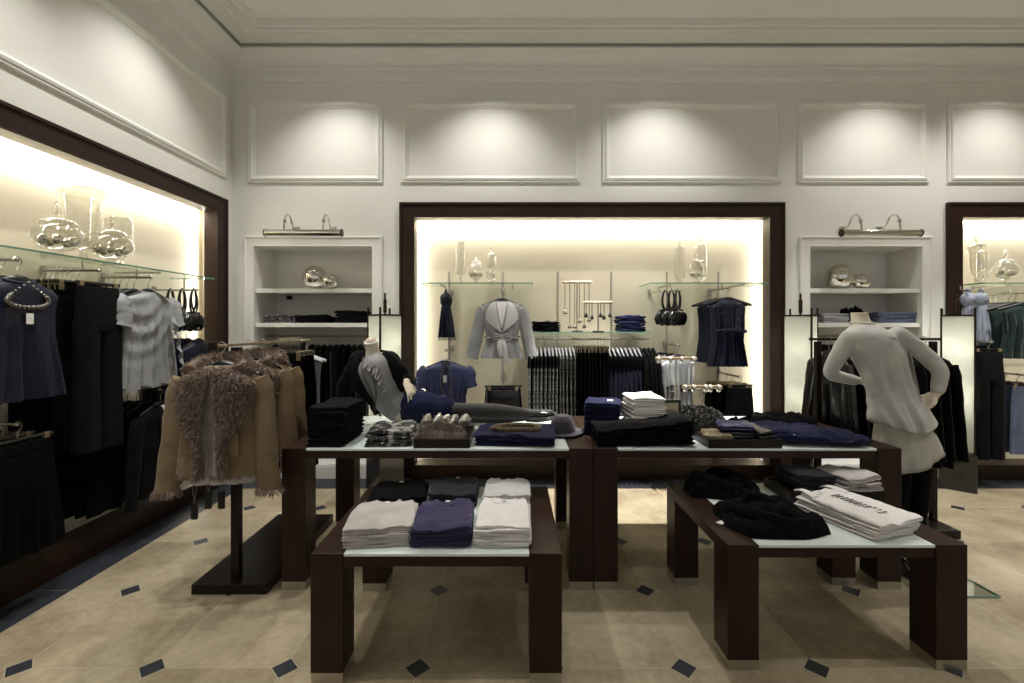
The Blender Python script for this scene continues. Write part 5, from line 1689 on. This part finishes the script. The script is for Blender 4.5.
# waterfall front edge showing past her side
rows = []
for i in range(22):
    t = i / 21
    z = 1.36 - .50 * t
    x0 = 2.385 + .085 * t
    row = []
    for k in range(13):
        v = k / 12
        row.append(L(x0 + .06 * v * (.5 + t) + .01 * math.sin(9 * v + 4 * t), 2.735 - .02 * math.sin(16 * v + 2 * t) * (.4 + .6 * t) + .11 * v, z - .02 * v * math.sin(5 * v)))
    rows.append(row)
obj('front_drape', B().grid(rows), SHEER, m, angle=180)
# long pale shirt below the cardigan
sk = []
for i in range(16):
    t = i / 15; z = 1.0 - .31 * t
    rx, ry, cx_ = .135 + .078 * t, .10 + .055 * t, 2.40 + .045 * t
    ring = []
    for p in ell((cx_, 2.82, z), rx, ry, 56, YAW):
        a = math.atan2(p.y - 2.82, p.x - cx_)
        f = 1 + .05 * t * math.sin(7 * a + 1) + .025 * t * math.sin(15 * a)
        ring.append(V(L(cx_ + (p.x - cx_) * f, 2.82 + (p.y - 2.82) * f, p.z - .05 * t * math.cos(a - 3.7) + .03 * t * math.cos(a))))
    sk.append(ring)
obj('long_shirt', B().loft(sk), cloth('pale grey crepe', (168, 164, 154), bump=.1), m, angle=180)
lg = B()
for (h, k_, a_) in ((hipL, (2.37, 2.80, .47), (2.385, 2.86, .10)), (hipR, (2.52, 2.83, .47), (2.475, 2.80, .10))):
    limb(lg, [L(*h), L(*k_), L(*a_)], [.094, .064, .042], 20)
lg.loft([[V(L(*p)) for p in r] for r in body_rows([(.95, 2.41, 2.83, .155, .11), (.86, 2.43, 2.83, .165, .115), (.78, 2.44, 2.82, .14, .11)], 8, YAW)])
obj('leggings', fuse(lg, .01, 4), BLACKC, m, angle=180)
for (a_, toe) in (((2.385, 2.86), (2.355, 2.68)), ((2.475, 2.80), (2.445, 2.63))):
    d = V((toe[0] - a_[0], toe[1] - a_[1], 0)).normalized(); n_ = V((-d.y, d.x, 0)); c = V(L(a_[0], a_[1], 0))
    rr = []
    for u, hw, hh, zz in ((-.055, .022, .05, .045), (-.04, .034, .075, .05), (0, .037, .085, .05), (.05, .036, .06, .038), (.10, .042, .045, .028), (.15, .040, .036, .022), (.19, .026, .026, .018), (.205, .008, .014, .014)):
        rr.append([c + d * u + n_ * hw * math.cos(q) + V((0, 0, max(.016, zz + hh * math.sin(q)))) for q in [2 * PI * k / 14 for k in range(14)]])
    s_ = obj('shoe', B().loft(rr), LEATHER, m)
    obj('shoe_strap', B().tube([c + d * .03 + n_ * .04 * math.cos(q) + V((0, 0, .075 + .022 * math.sin(q))) for q in [2 * PI * k / 16 for k in range(16)]], .006, 6, closed=True), LEATHER, s_)
bp_ = obj('base_plate', B().box(*[v for pair in zip((2.255 - MX, 2.50 - MY), (2.68 - MX, 2.98 - MY)) for v in pair], 0.001, .012), PLATE, m, smooth=False)
obj('plate_edge', B().box(2.255 - MX, 2.68 - MX, 2.497 - MY, 2.50 - MY, .001, .012).box(2.68 - MX, 2.683 - MX, 2.497 - MY, 2.98 - MY, .001, .012), plain('green glass edge soft', (120, 150, 135), .2), bp_, smooth=False)
obj('support_rod', B().tube([L(2.33, 2.93, .012), L(2.33, 2.93, .80)], .008, 8), STEEL, m)

# ================================================================== reclining mannequin on the tall table
RX0, RY0 = -.69, 3.15
m = thing('mannequin', 'headless reclining mannequin in black blazer, grey blouse and navy shorts on tall table', 'mannequin', (RX0, RY0, HT + .001))
Q = lambda x, y, z: V((x - RX0, y - RY0, z - HT))
bb = B()
tor = [Q(-.66, 3.16, .905), Q(-.76, 3.17, .935), Q(-.845, 3.18, 1.01), Q(-.90, 3.18, 1.12), Q(-.945, 3.175, 1.22), Q(-.97, 3.17, 1.285)]
bb.tube(spath(tor, 20), [cr([.115, .125, .11, .125, .135, .07], i / 19) for i in range(20)], 20, .72, 1.0, up=(0, 1, 0))
limb(bb, [Q(-.965, 3.17, 1.26), Q(-.968, 3.16, 1.32), Q(-.972, 3.145, 1.372)], [.06, .047, .046], 10)
RS, RE, RW = Q(-.84, 3.13, 1.235), Q(-.725, 3.03, 1.10), Q(-.725, 3.005, 1.06)
RE, RW = Q(-.76, 3.06, 1.085), Q(-.735, 3.02, 1.135)
RE, RW = Q(-.735, 3.24, 1.10), Q(-.715, 3.07, 1.115)
LS, LE, LW = Q(-1.10, 3.20, 1.235), Q(-1.19, 3.24, 1.04), Q(-1.20, 3.20, .848)
limb(bb, [RS, RE, RW], [.043, .036, .025]); limb(bb, [LS, LE, LW], [.043, .036, .026])
hand(bb, RW + V((0, -.01, 0)), (.50, -.30, -.80), (-.6, .35, -.5), (.3, .8, .2), .22, L=.18)
hand(bb, LW, (-.3, -1, .06), (0, 0, -1), (1, -.2, 0), .06, L=.17)
H1, K1, A1, T1 = Q(-.66, 3.10, .95), Q(-.385, 3.02, .935), Q(.13, 3.13, .885), Q(.27, 3.13, .895)
H2, K2, A2, T2 = Q(-.62, 3.20, .895), Q(-.33, 3.22, .868), Q(.16, 3.22, .862), Q(.30, 3.20, .866)
limb(bb, [H1, K1, Q(-.12, 3.08, .915), A1], [.07, .036, .036, .024], 22); limb(bb, [H2, K2, Q(-.1, 3.22, .852), A2], [.065, .042, .034, .024], 22)
limb(bb, [A1, T1], [.024, .014], 8); limb(bb, [A2, T2], [.024, .014], 8)
obj('body', fuse(bb, .0042, 3), SKIN, m, angle=180)
obj('neck_cap', B().lathe([(0, 0), (.047, 0), (.05, .004), (.047, .010), (0, .010)], 24).xf(Matrix.Translation(Q(-.972, 3.14, 1.378)) @ RX(.35) @ RY(-.08)), plain('white neck cap', (238, 236, 230), .3), m)
tb = B()
limb(tb, [H1.lerp(K1, .5), K1, Q(-.12, 3.08, .915), A1], [.082, .052, .053, .035], 26); limb(tb, [H2.lerp(K2, .5), K2, Q(-.1, 3.22, .852), A2], [.072, .059, .050, .036], 26)
limb(tb, [A1, T1], [.037, .023], 8); limb(tb, [A2, T2], [.037, .023], 8)
obj('tights', fuse(tb, .008, 4), TIGHTS, m, angle=180)
sh_ = B()
sh_.tube(spath([Q(-.76, 3.17, 1.0), Q(-.70, 3.16, .95), Q(-.62, 3.15, .915)], 10), [cr([.112, .134, .108], i / 9) for i in range(10)], 20, .78, 1.0, up=(0, 1, 0))
limb(sh_, [H1, H1.lerp(K1, .55), H1.lerp(K1, .80)], [.108, .094, .086], 12); limb(sh_, [H2, H2.lerp(K2, .65)], [.09, .08], 10)
sh_ = fuse(sh_, .009, 4).warp(lambda p: p + V((1, 1, 1)) * .006 * noise.noise(p * 22))
sh_.warp(lambda p: V((p.x, p.y, max(p.z, .002))))
obj('shorts', sh_, NAVY, m, angle=180)
bl = B().tube(spath([Q(-.76, 3.14, .925), Q(-.835, 3.125, .995), Q(-.885, 3.105, 1.10), Q(-.93, 3.105, 1.215), Q(-.96, 3.14, 1.288)], 22), [cr([.120, .118, .128, .128, .055], i / 21) for i in range(22)], 28, .80, .95, up=(0, 1, 0))
bl.warp(lambda p: p + V((0, -.006 * math.sin(p.x * 70 + p.z * 45) - .007 * noise.noise(p * 24), 0)))
obj('blouse', bl, PEWTER, m, angle=180)
rf = B()
for k in range(3):
    rows = []
    for i in range(26):
        u = i / 25
        a = Q(-.975 + .035 * k, 3.005, 1.255 - .01 * k).lerp(Q(-.815 + .0 * k, 3.03, 1.205 - .075 * k), u)
        y = 3.105 - .105 * math.cos((u - .38) * 1.9) - RY0 - .006
        rows.append([V((a.x + .003 * math.sin(24 * u) - .012 * v, y - .016 * v * (1 + math.sin(23 * u + k)), a.z - .042 * v + .006 * math.sin(19 * u + 2 * k) * v)) for v in (0, .35, .7, 1)])
    rf.grid(rows)
obj('frill', rf, PEWTER, m, angle=180)
bz = B().tube(spath([Q(-.83, 3.225, .93), Q(-.88, 3.225, 1.03), Q(-.925, 3.22, 1.14), Q(-.96, 3.21, 1.235), Q(-.985, 3.19, 1.292)], 22), [cr([.16, .158, .168, .162, .07], i / 21) for i in range(22)], 24, .62, 1.0, up=(0, 1, 0))
limb(bz, [LS + V((.03, 0, .02)), LE, LW + V((0, .01, .06))], [.072, .058, .048], 16)
limb(bz, [RS + V((-.02, .01, .02)), RE.lerp(RS, .4), RE, RW.lerp(RE, .28)], [.066, .058, .052, .044], 18)
bz = fuse(bz, .009, 4).warp(lambda p: p + V((1, 1, 1)) * .006 * noise.noise(p * 18))
obj('blazer', bz, BLACK2, m, angle=180)
for s, pts in ((-1, [Q(-1.02, 3.12, 1.30), Q(-1.055, 3.07, 1.22), Q(-1.02, 3.05, 1.10), Q(-.93, 3.05, .96)]), (1, [Q(-.93, 3.11, 1.30), Q(-.835, 3.06, 1.24), Q(-.775, 3.05, 1.15), Q(-.735, 3.07, 1.05)])):
    obj('lapel', B().tube(spath(pts, 18), [.012 + .024 * math.sin(PI * k / 17) for k in range(18)], 8, .4, 1.25, up=(0, 1, 0)), BLACK2, m)
for s, a_, t_ in ((0, A1, T1), (1, A2, T2)):
    d = (t_ - a_).normalized(); up = V((0, 0, 1)); n_ = d.cross(up).normalized(); up = n_.cross(d)
    rr = []
    for u, hw, hh in ((-.045, .022, .03), (-.03, .034, .04), (.02, .038, .042), (.07, .04, .034), (.12, .034, .026), (.155, .016, .014)):
        rr.append([a_ + d * u + n_ * hw * math.cos(q) + up * (hh * math.sin(q) - .012) for q in [2 * PI * k / 14 for k in range(14)]])
    obj('shoe', B().loft(rr), LEATHER, m)
ch = thing('necklace', 'long dark chain necklace over the reclining mannequin grey blouse', 'necklace', tuple(Q(-.93, 3.0, 1.2) + V((RX0, RY0, HT))))
c0 = Q(-.93, 3.0, 1.2)
path = [Q(-1.0, 3.06, 1.29), Q(-.985, 2.985, 1.20), Q(-.93, 2.97, 1.09), Q(-.90, 2.985, .99), Q(-.89, 2.98, 1.07), Q(-.905, 2.97, 1.15), Q(-.93, 2.985, 1.23), Q(-.945, 3.06, 1.29)]
obj('chain', B().tube([p - c0 for p in spath(path, 40)], .0035, 5), plain('dark chain', (70, 62, 52), .35, .8), ch)
obj('pendant', B().box(-.008, .008, -.004, .004, -.06, 0).xf(Matrix.Translation(Q(-.90, 2.98, .99) - c0)), plain('dark chain', (70, 62, 52), .35, .8), ch, bev=.002)
# ------------------------------------------------------------------ light and camera
def spot(x, y, z, tx, ty, tz, power, size=70, blend=.5, r=.03, col=(1, .93, .82)):
    L = bpy.data.lights.new('ceiling spot', 'SPOT'); L.energy = power; L.spot_size = math.radians(size); L.spot_blend = blend
    L.shadow_soft_size = r; L.color = col
    o = bpy.data.objects.new('ceiling_spot_light', L); COL.objects.link(o)
    o.location = (x, y, z)
    o.rotation_euler = (V((tx, ty, tz)) - V((x, y, z))).to_track_quat('-Z', 'Y').to_euler()
    return o


def strip(x, y, z, nx, ny, nz, sx, sy, power, col=(1, .93, .78), along='X'):
    L = bpy.data.lights.new('alcove strip', 'AREA'); L.shape = 'RECTANGLE'; L.size = sx; L.size_y = sy; L.energy = power; L.color = col
    o = bpy.data.objects.new('alcove_strip_light', L); COL.objects.link(o)
    o.location = (x, y, z)
    n = V((nx, ny, nz)).normalized()
    a = V((1, 0, 0)) if along == 'X' else V((0, 1, 0)) if along == 'Y' else V((0, 0, 1))
    zax = -n; xax = (a - zax * a.dot(zax)).normalized(); yax = zax.cross(xax)
    o.rotation_euler = Matrix((xax, yax, zax)).transposed().to_euler()
    return o


WARM = (1, .98, .94)
COVE = (1, .965, .89)
zc = (AZ0 + AZ1) / 2
# strips tucked behind the inner edges of the alcove frames, washing the back walls
PT, PS = 5.8, 4.8
for (a, c) in ((AX0, AX1), (EX0, EX1)):
    strip((a + c) / 2, YB + .115, AZ1 + .022, 0, .5, -1, c - a, .02, PT * (c - a), COVE)
    for s, u in ((1, a - .022), (-1, c + .022)):
        strip(u, YB + .115, zc, s, .5, 0, AZ1 - AZ0, .02, PS, COVE, along='Z')
strip(XL - .115, (LY0 + LY1) / 2, AZ1 + .022, -.5, 0, -1, LY1 - LY0, .02, PT * (LY1 - LY0), COVE, along='Y')
strip(XL - .115, LY1 + .022, zc, -.5, -1, 0, AZ1 - AZ0, .02, PS, COVE, along='Z')

# wall-washing spots hidden in the ceiling by the cornice
for px in (190, 340, 490, 655, 872, 990):
    x = wx(px, YB)
    spot(x, 3.80, 4.08, x, YB, 1.0, 72, 96, 1.0, col=WARM)
for y in (.9, 2.1, 3.3):
    spot(XL + .66, y, 4.08, XL, y, 1.0, 72, 96, 1.0, col=WARM)
# room downlights: a row over the tall tables, one strong spot before the centre alcove, a weak unseen row added nearer the camera to light front faces and suede jackets
for x, y, P, sz in ((-1.5, 3.35, 75, 66), (1.05, 3.4, 105, 70), (3.1, 3.3, 110, 66), (4.7, 3.2, 260, 66), (.9, 3.74, 950, 38),
                    (-1.55, 1.75, 95, 62), (-.1, 1.5, 22, 60), (1.6, 1.5, 30, 60), (3.4, 1.5, 90, 60)):
    spot(x, y, 4.08, x, y + .02, 0, P, sz, .35, r=.025, col=WARM)
# lantern lamps
for px in (385, 800.5, 958):
    for z in (1.28, .85):
        L = bpy.data.lights.new('lantern lamp', 'POINT'); L.energy = 1.8; L.shadow_soft_size = .02; L.color = (1, .97, .90)
        o = bpy.data.objects.new('lantern_lamp_light', L); COL.objects.link(o); o.location = (wx(px, 4.2) - .02, 4.2 - .02, z)

w = bpy.data.worlds.new('world'); SC.world = w; w.use_nodes = True
w.node_tree.nodes['Background'].inputs[0].default_value = (1, .985, .95, 1); w.node_tree.nodes['Background'].inputs[1].default_value = .36

cam = bpy.data.cameras.new('camera'); co = bpy.data.objects.new('camera', cam); COL.objects.link(co)
cam.sensor_width = 36; cam.lens = F / 1024 * 36; cam.clip_start = .05
cam.shift_y = -(341.5 - HY) / 1024
co.location = (0, 0, EYE); co.rotation_euler = (PI / 2, 0, 0)
SC.camera = co
SC.view_settings.view_transform = 'Standard'; SC.view_settings.look = 'None'
SC.view_settings.gamma = 1; SC.view_settings.use_curve_mapping = False
SC.view_settings.exposure = 0.32
SC.cycles.use_denoising = True
SC.cycles.max_bounces = 10; SC.cycles.transparent_max_bounces = 24
SC.cycles.sample_clamp_indirect = 6
